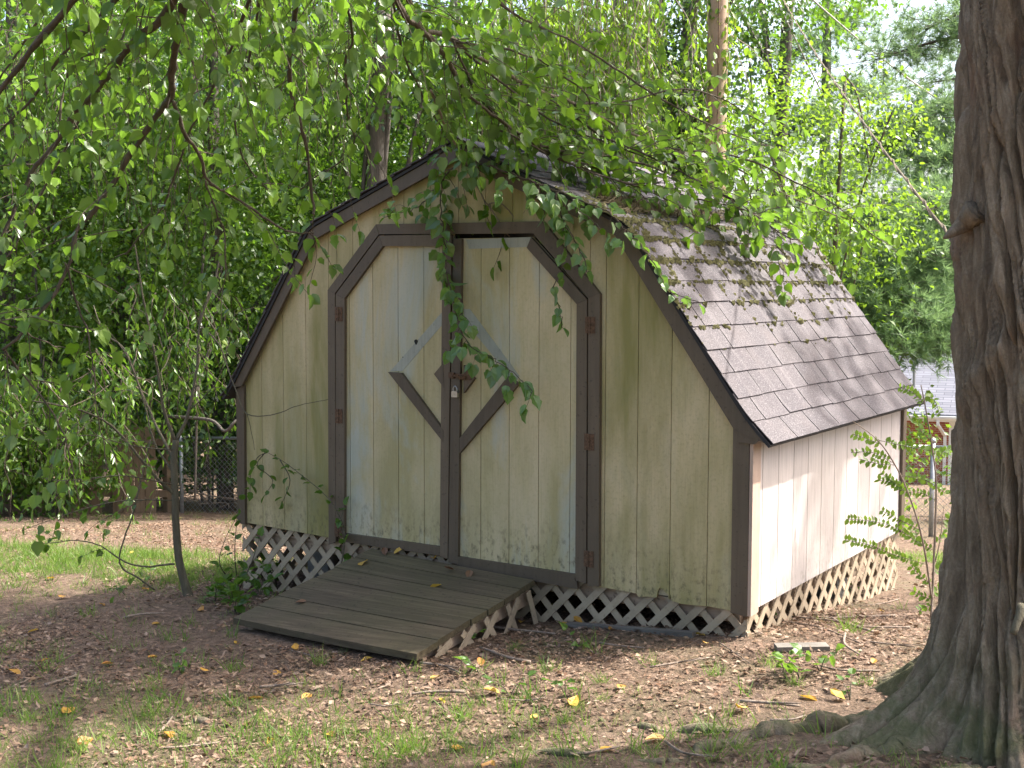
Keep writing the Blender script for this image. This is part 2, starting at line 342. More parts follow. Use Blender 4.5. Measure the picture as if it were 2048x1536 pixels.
M['pinnate'] = leaf_mat('pinnate_leaflet', [(0.06, 0.13, 0.015), (0.10, 0.20, 0.022), (0.15, 0.26, 0.03)], (0.36, 0.55, 0.05), 0.45, 0.42)

# ================================================================== GROUND
def build_ground():
    n = 260; u = np.linspace(-1, 1, n); k = 4.6
    gx = 2.5+170*np.sinh(k*u)/math.sinh(k); gy = 1.0+170*np.sinh(k*u)/math.sinh(k)
    X, Y = np.meshgrid(gx, gy, indexing='ij'); Z = gz(X, Y)
    V = np.stack([X, Y, Z], -1).reshape(-1, 3); i = np.arange(n*n).reshape(n, n)
    q = np.stack([i[:-1, :-1], i[1:, :-1], i[1:, 1:], i[:-1, 1:]], -1).reshape(-1, 4)
    me = np_mesh('ground', V, q.ravel(), np.arange(len(q))*4, np.full(len(q), 4), M['soil'], None, True)
    link('ground', me, None, None, kind='structure')
build_ground()

# ================================================================== SHED
W, D = 3.66, 2.44
shed = empty('garden_shed', (1.83, 1.22, -0.40), 'low barn-shaped wooden garden shed with beige siding and brown trim', 'shed')
OUT = [(-0.005, 0.905), (0.735, 1.905), (1.876, 2.335), (2.955, 1.850), (3.665, 0.83)]
def top_z(x):
    return float(np.interp(x, [p[0] for p in OUT], [p[1] for p in OUT]))
def bot_z(x): return 0.007-0.017*x
def strip(mb, x0, x1, zb, y0, y1, drop=0.0, notch=None):
    bx = [b[0] for b in OUT if x0+1e-3 < b[0] < x1-1e-3]
    low = [(x0, zb(x0))]+(notch or [])+[(x1, zb(x1))]
    up = [(x, top_z(x)-drop) for x in [x1]+bx[::-1]+[x0]]
    return mb.prism_y(low+up, y0, y1)
# front wall: backing sheet, then one siding board between each pair of grooves
fw = MB(); strip(fw, 0.02, 0.86, lambda x: bot_z(x)+0.01, 0.0125, 0.03, 0.03); strip(fw, 2.80, 3.64, lambda x: bot_z(x)+0.012, 0.0125, 0.03, 0.03)
strip(fw, 0.861, 2.799, lambda x: 1.86 if 1.2 < x < 2.5 else 1.40, 0.0125, 0.03, 0.03, [(1.27, 1.89), (2.43, 1.86)])
fwall = add('front_wall', fw, M['back'], shed)
GL = [0.03, 0.215, 0.418, 0.625, 0.829, 0.90]; GR = [2.74, 2.839, 3.035, 3.23, 3.44, 3.63]; GA = [0.90, 1.035, 1.251, 1.446, 1.65, 1.855, 2.049, 2.235, 2.42, 2.63, 2.74]
for L, zb in ((GL, bot_z), (GR, bot_z), (GA, lambda x: float(np.interp(x, [0.845, 1.25, 2.452, 2.815], [1.552, 1.945, 1.915, 1.522]))-0.035)):
    for a, b in zip(L[:-1], L[1:]):
        notch = None; z = zb
        if L is GR and abs(a-3.035) < 1e-3:
            notch = [(3.05, bot_z(3.05)-0.018), (3.10, bot_z(3.1)-0.006), (3.155, bot_z(3.15)-0.004), (3.163, bot_z(3.16)+0.032), (3.176, bot_z(3.17)+0.055), (3.182, bot_z(3.18)+0.043), (3.195, bot_z(3.2)+0.05), (3.205, bot_z(3.2)+0.033), (3.222, bot_z(3.22)+0.026)]
        if L is GR and abs(a-3.23) < 1e-3:
            notch = [(3.236, bot_z(3.236)+0.03), (3.243, bot_z(3.24)-0.006), (3.30, bot_z(3.3)-0.012), (3.38, bot_z(3.38)-0.006)]
        add('siding_board', strip(MB(), a+0.0019, b-0.0019, z, 0.0, 0.0122, 0.02, notch), M['siding'], fwall)
# side wall facing the sun
def sb(y): return -0.055+0.016*y
sw = MB(); sw.prism_x([(0.04, sb(0.04)+0.012), (2.40, sb(2.4)+0.012), (2.40, 0.93), (0.04, 0.86)], 3.630, 3.6475)
swall = add('side_wall', sw, M['back'], shed)
ys = [0.075, 0.165]+[0.165+0.2032*i for i in range(1, 11)]+[2.405]
for a, b in zip(ys[:-1], ys[1:]):
    add('siding_board', MB().prism_x([(a+0.0028, sb(a)), (b-0.0028, sb(b)), (b-0.0028, 0.93), (a+0.0028, 0.90)], 3.648, 3.660), M['side'], swall)
add('left_wall', MB().prism_x([(0.03, 0.0), (2.41, 0.03), (2.41, 0.93), (0.03, 0.88)], 0.0, 0.02), M['siding'], shed)
rw = MB(); strip(rw, 0.02, 3.64, lambda x: 0.02, 2.415, 2.435, 0.03); add('rear_wall', rw, M['siding'], shed)
# corner boards
T = M['trim']
add('corner_board', MB().prism_y([(-0.010, 0.0), (0.062, -0.004), (0.066, 0.93), (-0.008, 0.90)], -0.022, -0.001), T, shed)
add('corner_board', MB().prism_y([(3.583, -0.058), (3.672, -0.066), (3.668, 0.80), (3.582, 0.87)], -0.024, -0.001), T, shed)
add('corner_board', MB().prism_x([(-0.0235, -0.062), (0.070, -0.058), (0.070, 0.84), (-0.0235, 0.80)], 3.6725, 3.690), M['trimlight'], shed, label='corner board painted in a sunlit tone')
add('corner_board', MB().prism_x([(2.386, -0.02), (2.452, -0.02), (2.452, 0.92), (2.386, 0.92)], 3.6605, 3.680), T, shed)
# rake boards, from the measured corners
o = [(-0.012, 0.915), (0.714, 1.930), (1.881, 2.366), (2.986, 1.866), (3.755, 0.800)]
i_ = [(0.067, 0.924), (0.757, 1.872), (1.870, 2.280), (2.915, 1.822), (3.600, 0.852)]
for k in range(4):
    a, b = np.array(o[k]), np.array(o[k+1]); c, d = np.array(i_[k]), np.array(i_[k+1]); e = 0.0015
    u = (b-a)/np.linalg.norm(b-a)*e
    add('rake_board', MB().prism_y([tuple(c+u), tuple(d-u), tuple(b-u), tuple(a+u)], -0.044-0.002*(k % 2), -0.0245), T, shed)
add('rake_return', MB().prism_y([(3.612, 0.795), (3.70, 0.79), (3.735, 0.815), (3.66, 0.90), (3.612, 0.86)], -0.040, 0.03), T, shed)
# ---- roof: profile as an arc-length curve, one object per shingle on the sunny side
def rz(y): return 0.018*y
PR = smooth_path([(1.881, 2.392), (2.45, 2.127), (2.88, 1.928), (2.972, 1.880), (3.04, 1.81), (3.30, 1.445), (3.62, 0.995), (3.70, 0.895), (3.795, 0.795)], 8)
PL = smooth_path([(1.881, 2.392), (1.30, 2.175), (0.80, 1.990), (0.705, 1.945), (0.65, 1.875), (0.35, 1.455), (0.03, 1.01), (-0.03, 0.925), (-0.115, 0.845)], 8)
def arc(P):
    s = np.concatenate([[0], np.cumsum(np.linalg.norm(np.diff(P, axis=0), axis=1))])
    def f(t):
        t = np.clip(t, 0, s[-1]); p = np.array([np.interp(t, s, P[:, 0]), np.interp(t, s, P[:, 1])])
        a = np.array([np.interp(min(t+0.03, s[-1]), s, P[:, k])-np.interp(max(t-0.03, 0), s, P[:, k]) for k in (0, 1)]); a /= np.linalg.norm(a)
        nrm = np.array([-a[1], a[0]]);
        if nrm[1] < 0: nrm = -nrm
        return p, nrm
    return f, s[-1]
FR, LR = arc(PR); FL, LL = arc(PL)
Y0, Y1 = -0.055, 2.47
dk = MB()
for F_, L_ in ((FR, LR), (FL, LL)):
    ss = np.linspace(0, L_, 30); tp = [F_(s) for s in ss]
    n0 = len(dk.v)
    for p, nr in tp:
        for y in (Y0, Y1):
            for h in (-0.004, -0.020): q = p+nr*h; dk.v.append((q[0], y, q[1]+rz(y)))
    for k in range(len(ss)-1):
        a = n0+4*k; b = a+4
        dk.f += [(a, a+2, b+2, b), (a+1, b+1, b+3, a+3), (a, b, b+1, a+1), (a+2, a+3, b+3, b+2)]
    e = n0+4*(len(ss)-1); dk.f += [(e, e+2, e+3, e+1)]
roof = add('roof', dk, M['felt'], shed)
def shingle(mb, F_, s0, s1, y0, y1, lift=0.010, th=0.006, jig=0.0):
    n0 = len(mb.v); K = 4
    for k in range(K):
        t = k/(K-1); s = s0+(s1-s0)*t; p, nr = F_(s)
        for y in (y0, y1):
            yy = y+jig*t
            for h in (lift*t+0.0005, lift*t+0.0005+th): q = p+nr*h; mb.v.append((q[0], yy, q[1]+rz(yy)))
    for k in range(K-1):
        a = n0+4*k; b = a+4
        mb.f += [(a+1, b+1, b+3, a+3), (a, a+2, b+2, b), (a, b, b+1, a+1), (a+2, a+3, b+3, b+2)]
    e = n0+4*(K-1); mb.f += [(e, e+1, e+3, e+2), (n0, n0+2, n0+3, n0+1)]
    return mb
EXPO = 0.141; rest = MB(); rows = int(LR/EXPO)+1; moss_pts = []
for r in range(rows):
    s1 = LR-r*EXPO+(rng.random()-0.5)*0.006; s0 = max(s1-EXPO-0.03, 0.0)
    if s1 < 0.06: continue
    y = Y0-0.01-(0.155 if r % 2 else 0.0)+(rng.random()-0.5)*0.04
    while y < Y1:
        a, b = max(y, Y0-0.012), min(y+0.302, Y1+0.008)
        if b-a > 0.03:
            add('shingle', shingle(MB(), FR, s0, s1+(rng.random()-0.5)*0.008, a+0.002, b-0.002, 0.006+rng.random()*0.005, 0.0045, (rng.random()-0.5)*0.006), M['shingle'], roof)
            if 0.75 < s1 < 2.1: moss_pts.append((s1, a, b))
        y += 0.305
for r in range(rows):
    s1 = LL-r*EXPO; s0 = max(s1-EXPO-0.03, 0.0)
    if s1 < 0.06: continue
    y = Y0-0.01-(0.155 if r % 2 else 0.0)
    while y < Y1:
        a, b = max(y, Y0-0.012), min(y+0.302, Y1+0.008)
        if b-a > 0.03: shingle(rest, FL, s0, s1, a+0.002, b-0.002)
        y += 0.305
add('far_slope_shingles', rest, M['shingle'], roof, kind='stuff')
# ridge cap
for k in range(9):
    y = Y0-0.01+k*0.285; cap = MB()
    cap.poly([(1.72, y, 2.348+rz(y)), (1.881, y, 2.414+rz(y)), (2.04, y, 2.342+rz(y)), (2.04, y+0.30, 2.333+rz(y)), (1.881, y+0.30, 2.405+rz(y)), (1.72, y+0.30, 2.339+rz(y)),
              (1.72, y, 2.340+rz(y)), (1.881, y, 2.404+rz(y)), (2.04, y, 2.334+rz(y))], [(0, 5, 4, 1), (1, 4, 3, 2), (0, 1, 7, 6), (1, 2, 8, 7)])
    add('ridge_cap', cap, M['shingle'], roof)
# moss cushions along the joints, needle duff lying on the break of the slope
def blobs(pts, sizes, squash, nrm):
    base = np.array([(1,0,0),(0.5,0.87,0),(-0.5,0.87,0),(-1,0,0),(-0.5,-0.87,0),(0.5,-0.87,0),(0,0,1)])
    F = [(0,1,6),(1,2,6),(2,3,6),(3,4,6),(4,5,6),(5,0,6)]
    V = []; FF = []
    for p, s, n in zip(pts, sizes, nrm):
        n = Vector(n).normalized(); qn = n.to_track_quat('Z', 'Y'); k = len(V); ang = rng.random()*6
        ca, sa = math.cos(ang), math.sin(ang)
        for b in base:
            j = 0.7+0.6*rng.random(); w = qn @ Vector((s*j*(b[0]*ca-b[1]*sa), s*j*(b[0]*sa+b[1]*ca), s*squash*j*b[2])); V.append((p[0]+w[0], p[1]+w[1], p[2]+w[2]))
        FF += [tuple(k+a for a in f) for f in F]
    return V, FF
mp, ms, mn = [], [], []
for (s1, a, b) in moss_pts:
    dens = (1.0-abs(s1-1.30)/0.75); yc = (a+b)/2; patch = float(vnoise(s1*3.1, yc*2.3, 9))
    if dens <= 0 or patch < 0.30: continue
    n = int(95*dens*patch*(1.2-0.25*yc))
    for _ in range(n):
        if rng.random() < 0.5: s, y = s1+0.004+abs(rng.normal())*0.012, a+rng.random()*(b-a)
        elif rng.random() < 0.7: s, y = s1-rng.random()*EXPO, a+rng.normal()*0.012
        else: s, y = s1-rng.random()*EXPO, a+rng.random()*(b-a)
        p, nr = FR(s); z = 0.012; mp.append((p[0]+nr[0]*z, y, p[1]+nr[1]*z+rz(y))); ms.append(0.005+0.016*rng.random()**2); mn.append((nr[0], 0, nr[1]))
add('moss', blobs(mp, ms, 0.8, mn), M['moss'], roof, kind='stuff')

# ---- door frame and doors
def quad(a, b, c, d, y0, y1): return MB().prism_y([a, b, c, d], y0, y1)
FO = [(0.838, -0.045), (0.845, 1.552), (1.250, 1.945), (2.452, 1.915), (2.815, 1.522), (2.822, -0.034)]
FI = [(0.898, -0.02), (0.906, 1.532), (1.272, 1.885), (2.392, 1.852), (2.745, 1.500), (2.752, -0.040)]
dframe = add('door_frame', quad(FO[0], FI[0], (FI[1][0], FI[1][1]-0.001), (FO[1][0], FO[1][1]-0.001), -0.026, -0.0015), T, shed)
for k in range(1, 5):
    add('frame_board', quad(FO[k], FI[k], FI[k+1], FO[k+1], -0.026-0.002*(k % 2), -0.0015), T, dframe)
def door(outline, boards, mat):
    d = add('door', MB().prism_y([(x, z) for x, z in outline], 0.010, 0.028), M['black'], shed)
    for a, b in zip(boards[:-1], boards[1:]):
        # clip the door outline between two grooves
        P = outline
        for side, lim in ((1, a+0.0021), (-1, b-0.0021)):
            Q = []
            for i in range(len(P)):
                p, q = P[i], P[(i+1) % len(P)]; ip, iq = side*(p[0]-lim) >= 0, side*(q[0]-lim) >= 0
                if ip: Q.append(p)
                if ip != iq: t = (lim-p[0])/(q[0]-p[0]); Q.append((lim, p[1]+t*(q[1]-p[1])))
            P = Q
        if len(P) > 2: add('door_board', MB().prism_y(P, -0.004, 0.0095), mat, d)
    return d
dL = door([(0.912, 0.0), (1.803, 0.0), (1.826, 1.868), (1.276, 1.878), (0.912, 1.528)], [0.912, 1.008, 1.201, 1.402, 1.601, 1.826], M['door'])
dR = door([(1.806, -0.03), (2.744, -0.03), (2.738, 1.490), (2.375, 1.832), (1.836, 1.842)], [1.806, 2.02, 2.218, 2.417, 2.623, 2.744], M['door'])
ty0, ty1 = -0.026, -0.005
for P, par, nm in (
    ([(0.900, 0.02), (0.972, 0.02), (0.987, 1.502), (0.914, 1.527)], dL, 'stile'),
    ([(0.9145, 1.528), (0.9875, 1.503), (1.301, 1.812), (1.275, 1.876)], dL, 'rail'),
    ([(1.276, 1.877), (1.302, 1.813), (1.758, 1.800), (1.758, 1.865)], dL, 'rail'),
    ([(1.736, -0.01), (1.794, -0.015), (1.824, 1.865), (1.7585, 1.866)], dL, 'stile'),
    ([(0.973, -0.012), (1.735, -0.003), (1.735, 0.050), (0.973, 0.042)], dL, 'bottom_rail'),
    ([(1.800, -0.035), (1.870, -0.035), (1.897, 1.838), (1.838, 1.842)], dR, 'stile'),
    ([(2.674, -0.02), (2.742, -0.028), (2.736, 1.492), (2.672, 1.468)], dR, 'stile'),
    ([(2.6715, 1.469), (2.7355, 1.493), (2.376, 1.830), (2.348, 1.775)], dR, 'rail'),
    ([(1.871, -0.056), (2.69, -0.066), (2.672, 0.012), (1.871, 0.008)], dR, 'bottom_rail')):
    add(nm, MB().prism_y(P, ty0-0.001*(nm == 'rail'), ty1), T, par)
# bare, never repainted strips where boards have come off
def flat(px, y, par, nm='bare_patch', mat=None):
    P = [tuple(on_y(x, yy, 0.0)[[0, 2]]) for x, yy in px]
    return add(nm, MB().prism_y(P, y-0.0012, y+0.0003), mat or M['bare'], par)
flat([(933, 479), (1064, 474), (1060, 494), (939, 498)], -0.0043, dR)
flat([(782, 742), (887, 622), (887, 648), (806, 742)], -0.0043, dL)
flat([(929, 618), (941, 618), (1040, 752), (1030, 768), (1020, 752), (929, 640)], -0.0043, dR)
# diamond braces that are left, drawn on the door face
def brace(px, par): 
    P = [tuple(on_y(x, y, -0.022)[[0, 2]]) for x, y in px]; add('diamond_brace', MB().prism_y(P, -0.0275, -0.0045), T, par)
brace([(777, 744), (803, 746), (888, 862), (887, 884)], dL)
brace([(1017, 752), (1038, 768), (920, 906), (920, 876)], dR)
brace([(869, 748), (887, 726), (889, 776)], dL); brace([(928, 730), (949, 757), (928, 786)], dR)
# knot holes
kh = MB()
for x, y, r in ((832.5, 684, 0.016), (806, 714.5, 0.004), (1014, 738, 0.010)):
    c = on_y(x, y, -0.0045); kh.poly([(c[0]+r*(0.85+0.25*math.sin(3*a))*math.cos(a), -0.0062, c[2]+r*math.sin(a)) for a in np.linspace(0, 2*math.pi, 12, endpoint=False)], [tuple(range(12))])
add('knot_hole', kh, M['black'], dL)
def hinge(x, y, par):
    c = on_y(x, y, -0.03); mb = MB(); s = 0.044
    mb.box((c[0]-0.030, -0.0305, c[2]-s), (c[0]-0.004, -0.0285, c[2]+s)); mb.box((c[0]+0.004, -0.0305, c[2]-s), (c[0]+0.030, -0.0285, c[2]+s))
    for k in range(5): mb.tube([(c[0], -0.0315, c[2]-s+k*0.0176+0.001), (c[0], -0.0315, c[2]-s+k*0.0176+0.0165)], 0.0048, 8)
    for sx in (-1, 1):
        for dz in (-0.03, 0, 0.03): mb.tube([(c[0]+sx*0.018, -0.0300, c[2]+dz), (c[0]+sx*0.018, -0.0330, c[2]+dz)], 0.0045, 6)
    add('hinge', mb, M['rust'], par)
for x, y in ((677, 628), (677, 832), (676, 1060)): hinge(x, y, dL)
for x, y in ((1180, 650), (1178, 884), (1177, 1118)): hinge(x, y, dR)
hs = MB(); c = on_y(916, 752, -0.03)
hs.box((c[0]-0.070, -0.031, c[2]-0.016), (c[0]-0.028, -0.0278, c[2]+0.020)); hs.box((c[0]-0.030, -0.035, c[2]-0.010), (c[0]+0.060, -0.0315, c[2]+0.014))
hs.box((c[0]+0.045, -0.034, c[2]-0.020), (c[0]+0.095, -0.0283, c[2]+0.030))
hs.tube(smooth_path([(c[0]-0.018, -0.033, c[2]+0.012), (c[0]-0.018, -0.055, c[2]+0.010), (c[0]-0.018, -0.055, c[2]-0.008), (c[0]-0.018, -0.033, c[2]-0.010)], 4), 0.004, 6)
for k in range(9):
    a = k*0.7; hs.tube([(c[0]+0.01+0.006*k, -0.040, c[2]-0.012-0.004*(k % 3)), (c[0]+0.016+0.006*k, -0.044, c[2]+0.004-0.005*(k % 2))], 0.0045, 6)
add('hasp', hs, M['rust'], dR)
# padlock: hangs from the hasp
c = on_y(910.5, 786, -0.05); lock = empty('padlock', (c[0], -0.050, c[2]-0.03), 'small grey steel padlock hanging from the door hasp', 'padlock')
pb = MB(); 
prof = [(-0.020, -0.018), (0.020, -0.018), (0.0215, -0.012), (0.0215, 0.010), (0.018, 0.017), (-0.018, 0.017), (-0.0215, 0.010), (-0.0215, -0.012)]
pb.prism_y([(c[0]+x, c[2]-0.006+z) for x, z in prof], -0.060, -0.042); add('body', pb, M['steel'], lock)
sk = MB().tube(smooth_path([(c[0]-0.013, -0.051, c[2]+0.008), (c[0]-0.013, -0.051, c[2]+0.026), (c[0], -0.051, c[2]+0.040), (c[0]+0.013, -0.051, c[2]+0.026), (c[0]+0.013, -0.051, c[2]+0.008)], 5), 0.0036, 8); add('shackle', sk, M['steel'], lock, True)

# ---- floor frame, skids, lattice skirt
ff = MB()
ff.box((0.05, 0.05, -0.125), (3.60, 0.088, -0.062)); ff.box((0.05, 2.34, -0.13), (3.60, 2.378, -0.02)); ff.box((3.57, 0.09, -0.13), (3.608, 2.33, -0.062)); ff.box((0.05, 0.09, -0.13), (0.088, 2.33, -0.0))
ff.box((0.02, 0.035, -0.06), (3.62, 2.40, -0.045))
for x in np.arange(0.45, 3.4, 0.42): ff.box((x, 0.09, -0.13), (x+0.038, 2.33, -0.062))
add('floor_frame', ff, M['joist'], shed)
for y in (0.55, 1.75): add('skid', MB().box((0.06, y, -0.215), (3.58, y+0.09, -0.131)), M['joist'], shed)
for x, y in ((0.12, 0.55), (0.12, 1.75), (1.75, 0.55), (1.75, 1.75), (3.3, 1.75)):
    z = float(gz(x+0.1, y+0.05)); add('support_block', MB().box((x, y-0.05, z-0.06), (x+0.2, y+0.14, -0.216)), M['concrete'], shed)
def clip(P, inside, isect):
    Q = []
    for i in range(len(P)):
        p, q = P[i], P[(i+1) % len(P)]; a, b = inside(p), inside(q)
        if a: Q.append(p)
        if a != b: Q.append(isect(p, q))
    return Q
def lattice(u0, u1, zt, zb, place, parent, mat, joined=None):
    """slats at +-45 degrees clipped to u0..u1 and zb(u)..zt(u); place(u, z, layer) -> quad extruder"""
    pitch, w = 0.150, 0.038/math.sin(math.pi/4)
    for layer, sg in ((0, 1), (1, -1)):
        k0 = u0-1.2
        while k0 < u1+1.2:
            zz0, zz1 = -0.9, 0.2
            P = [(k0+sg*zz0, zz0), (k0+w+sg*zz0, zz0), (k0+w+sg*zz1, zz1), (k0+sg*zz1, zz1)]
            def lin(f, p, q):
                a, b = f(p), f(q); t = a/(a-b); return (p[0]+t*(q[0]-p[0]), p[1]+t*(q[1]-p[1]))
            for f in (lambda p: p[0]-u0, lambda p: u1-p[0], lambda p: zt(p[0])-p[1], lambda p: p[1]-zb(p[0])):
                P = clip(P, lambda p: f(p) >= 0, lambda p, q: lin(f, p, q)) if P else P
            if len(P) > 2:
                ar = abs(sum(P[i][0]*P[(i+1) % len(P)][1]-P[(i+1) % len(P)][0]*P[i][1] for i in range(len(P))))/2
                if ar > 0.0008:
                    mb = joined or MB(); place(mb, P, layer)
                    if not joined: add('lattice_slat', mb, mat, parent)
            k0 += pitch
J = lambda v, a: v
lattice(-0.01, 3.655, lambda u: bot_z(u)+0.002+0.0*u, lambda u: float(gz(u, 0))-0.03, lambda mb, P, l: mb.prism_y(P, 0.017+0.0065*l, 0.0228+0.0065*l), shed, M['lattice'])
lattice(0.02, 2.45, lambda u: sb(u)-0.002, lambda u: float(gz(3.65, u))-0.03, lambda mb, P, l: mb.prism_x(P, 3.640-0.0065*l, 3.6458-0.0065*l), shed, M['lattice'])
jl = MB()
lattice(0.04, 2.40, lambda u: 0.0, lambda u: float(gz(0, u))-0.03, lambda mb, P, l: mb.prism_x(P, 0.012+0.0065*l, 0.018+0.0065*l), shed, M['lattice'], jl)
lattice(0.04, 3.60, lambda u: 0.0, lambda u: float(gz(u, 2.42))-0.03, lambda mb, P, l: mb.prism_y(P, 2.395+0.0065*l, 2.401+0.0065*l), shed, M['lattice'], jl)
add('rear_lattice', jl, M['lattice'], shed, kind='stuff')
# loose lumber strip lying along the foot of the lattice
a = ground(1172, 1240); b = ground(1392, 1272)
add('lumber_strip', MB().bar((a[0], -0.07, gz(a[0], -0.07)+0.012), (b[0], -0.06, gz(b[0], -0.06)+0.012), 0.04, 0.03), M['grey_wood'], None, label='grey lumber strip lying along the foot of the front lattice', category='board')
p = ground(1603, 1300)
add('scrap_board', MB().bar(p+np.array([-0.10, -0.07, 0.012]), p+np.array([0.10, 0.075, 0.016]), 0.075, 0.022), M['grey_wood'], None, label='short weathered grey board scrap lying in the leaf litter', category='board')

# ================================================================== RAMP
TL, TR, BL, BR = np.array([1.225, -0.045, -0.020]), np.array([2.428, -0.045, -0.050]), np.array([0.962, -0.93, -0.300]), np.array([2.432, -1.075, -0.215])
rampo = empty('wooden_ramp', ((TL+TR+BL+BR)/4*np.array([1, 1, 0])+np.array([0, 0, -0.33])), 'mossy wooden plank ramp leading up to the double doors', 'ramp')
def rp(u, v): return (TL*(1-u)+TR*u)*(1-v)+(BL*(1-u)+BR*u)*v
vs_ = [0.0, 0.135, 0.285, 0.43, 0.565, 0.695, 0.83, 1.0]
for k in range(7):
    v0, v1 = vs_[k]+0.004, vs_[k+1]-0.004; e0, e1 = (rng.random(2)-0.5)*0.012; hz = (rng.random()-0.5)*0.006
    P = []
    for dz in (hz, hz-0.034):
        for u, v in ((0+e0, v0), (0.33, v0), (0.67, v0), (1+e1, v0), (1+e1, v1), (0.67, v1), (0.33, v1), (0+e0, v1)):
            q = rp(u, v); P.append((q[0], q[1], q[2]+dz-0.004*math.sin(math.pi*u)))
    F_ = [(0, 7, 6, 1), (1, 6, 5, 2), (2, 5, 4, 3), (8, 9, 14, 15), (9, 10, 13, 14), (10, 11, 12, 13), (0, 1, 9, 8), (1, 2, 10, 9), (2, 3, 11, 10), (3, 4, 12, 11), (4, 5, 13, 12), (5, 6, 14, 13), (6, 7, 15, 14), (7, 0, 8, 15)]
    add('plank', (P, F_), M['ramp'], rampo)
for u in (0.05, 0.5, 0.95):
    a, b = rp(u, 0.0), rp(u, 0.93); add('stringer', MB().poly([(a[0]-0.019, a[1], a[2]-0.040), (a[0]+0.019, a[1], a[2]-0.040), (b[0]+0.019, b[1], b[2]-0.040), (b[0]-0.019, b[1], b[2]-0.040),
        (a[0]-0.019, a[1], a[2]-0.14), (a[0]+0.019, a[1], a[2]-0.14), (b[0]+0.019, b[1], b[2]-0.10), (b[0]-0.019, b[1], b[2]-0.10)],
        [(0, 3, 2, 1), (4, 5, 6, 7), (0, 1, 5, 4), (1, 2, 6, 5), (2, 3, 7, 6), (3, 0, 4, 7)]), M['joist'], rampo)
# scraps of lattice closing the open side of the ramp
for k in range(9):
    v = 0.06+k*0.095; sg = 1 if k % 2 else -1
    t = rp(0.985, v)+np.array([0.012+0.006*(k % 2), 0, -0.045]); bt = rp(0.985, v+0.10*sg+0.02)+np.array([0.012+0.006*(k % 2), 0, -0.045]); bt[2] = gz(bt[0], bt[1])-0.01
    if t[2]-bt[2] < 0.03: continue
    add('lattice_slat', MB().bar(t, bt, 0.038, 0.005, (1, 0, 0)), M['lattice'], rampo)

# ================================================================== FOLIAGE TOOLS
def norm(a): return a/(np.linalg.norm(a, axis=-1, keepdims=True)+1e-9)
T_SIMPLE = (np.array([(0, 0, 0), (0.30, 0.42, 0.06), (0, 1, -0.06), (-0.30, 0.42, 0.06)]), [(0, 1, 2), (0, 2, 3)])
T_NARROW = (np.array([(0, 0, 0), (0.17, 0.40, 0.04), (0, 1, -0.08), (-0.17, 0.40, 0.04)]), [(0, 1, 2), (0, 2, 3)])
T_OVAL = (np.array([(0, 0, 0), (0.26, 0.22, 0.05), (0.30, 0.58, 0.04), (0, 1, -0.06), (-0.30, 0.58, 0.04), (-0.26, 0.22, 0.05)]), [(0, 1, 2, 3), (0, 3, 4, 5)])
def lobed(k):
    r = [(0.17, -0.07, 0.02), (0.40, 0.12, 0.07), (0.34, 0.33, 0.06), (0.45, 0.47, 0.05), (0.22, 0.72, 0.0)] if k == 0 else \
        [(0.22, -0.04, 0.02), (0.40, 0.20, 0.06), (0.42, 0.42, 0.08), (0.33, 0.62, 0.05), (0.15, 0.84, -0.02)] if k == 1 else \
        [(0.13, -0.02, 0.00), (0.34, 0.10, 0.03), (0.40, 0.32, 0.10), (0.28, 0.55, 0.10), (0.19, 0.78, 0.04)]
    mid = [(0, 0, 0), (0, 0.45, -0.03*(k+1)), (0, 1.0, -0.12-0.05*k)]
    V = mid+r+[(-x, y, z*1.2) for x, y, z in r]
    return np.array(V), [(0, 3, 4, 5, 1), (1, 5, 6, 7, 2), (1, 10, 9, 8, 0), (2, 12, 11, 10, 1)]
T_LOBED = [lobed(0), lobed(1), lobed(2)]
T_BLADE = (np.array([(-0.02, 0, 0), (0.02, 0, 0), (0.014, 0.55, 0.05), (-0.014, 0.55, 0.05), (0, 1, 0.2)]), [(0, 1, 2, 3), (3, 2, 4)])

def leaf_arrays(P, Dv, Nv, S, tmpl):
    P = np.asarray(P, float); Dv = norm(np.asarray(Dv, float)); Nv = np.asarray(Nv, float)
    X = norm(np.cross(Dv, Nv)); Nn = np.cross(X, Dv); S = np.asarray(S, float)[:, None, None]
    tv = tmpl[0]
    return P[:, None, :]+S*(X[:, None, :]*tv[None, :, 0:1]+Dv[:, None, :]*tv[None, :, 1:2]+Nn[:, None, :]*tv[None, :, 2:3])
def leaf_mesh(name, P, Dv, Nv, S, R, tmpl, mat, off):
    """tmpl: one template or several, dealt out in turn"""
    tl = tmpl if isinstance(tmpl, list) else [tmpl]
    VV, LO, TO, RR = [], [], [], []; base = 0
    P, Dv, Nv, S, R = map(np.asarray, (P, Dv, Nv, S, R))
    for k, t in enumerate(tl):
        sl = slice(k, None, len(tl)); n = len(P[sl])
        if n == 0: continue
        V = leaf_arrays(P[sl], Dv[sl], Nv[sl], S[sl], t)-np.asarray(off); nv = V.shape[1]
        fl = np.concatenate([np.array(f) for f in t[1]]); tot = np.array([len(f) for f in t[1]])
        LO.append((np.arange(n)[:, None]*nv+fl[None]+base).ravel()); TO.append(np.tile(tot, n)); VV.append(V.reshape(-1, 3)); RR.append(np.repeat(R[sl], nv)); base += n*nv
    V = np.concatenate(VV); L = np.concatenate(LO); Tt = np.concatenate(TO); st = np.concatenate([[0], np.cumsum(Tt)[:-1]])
    return np_mesh(name, V, L, st, Tt, mat, np.concatenate(RR))
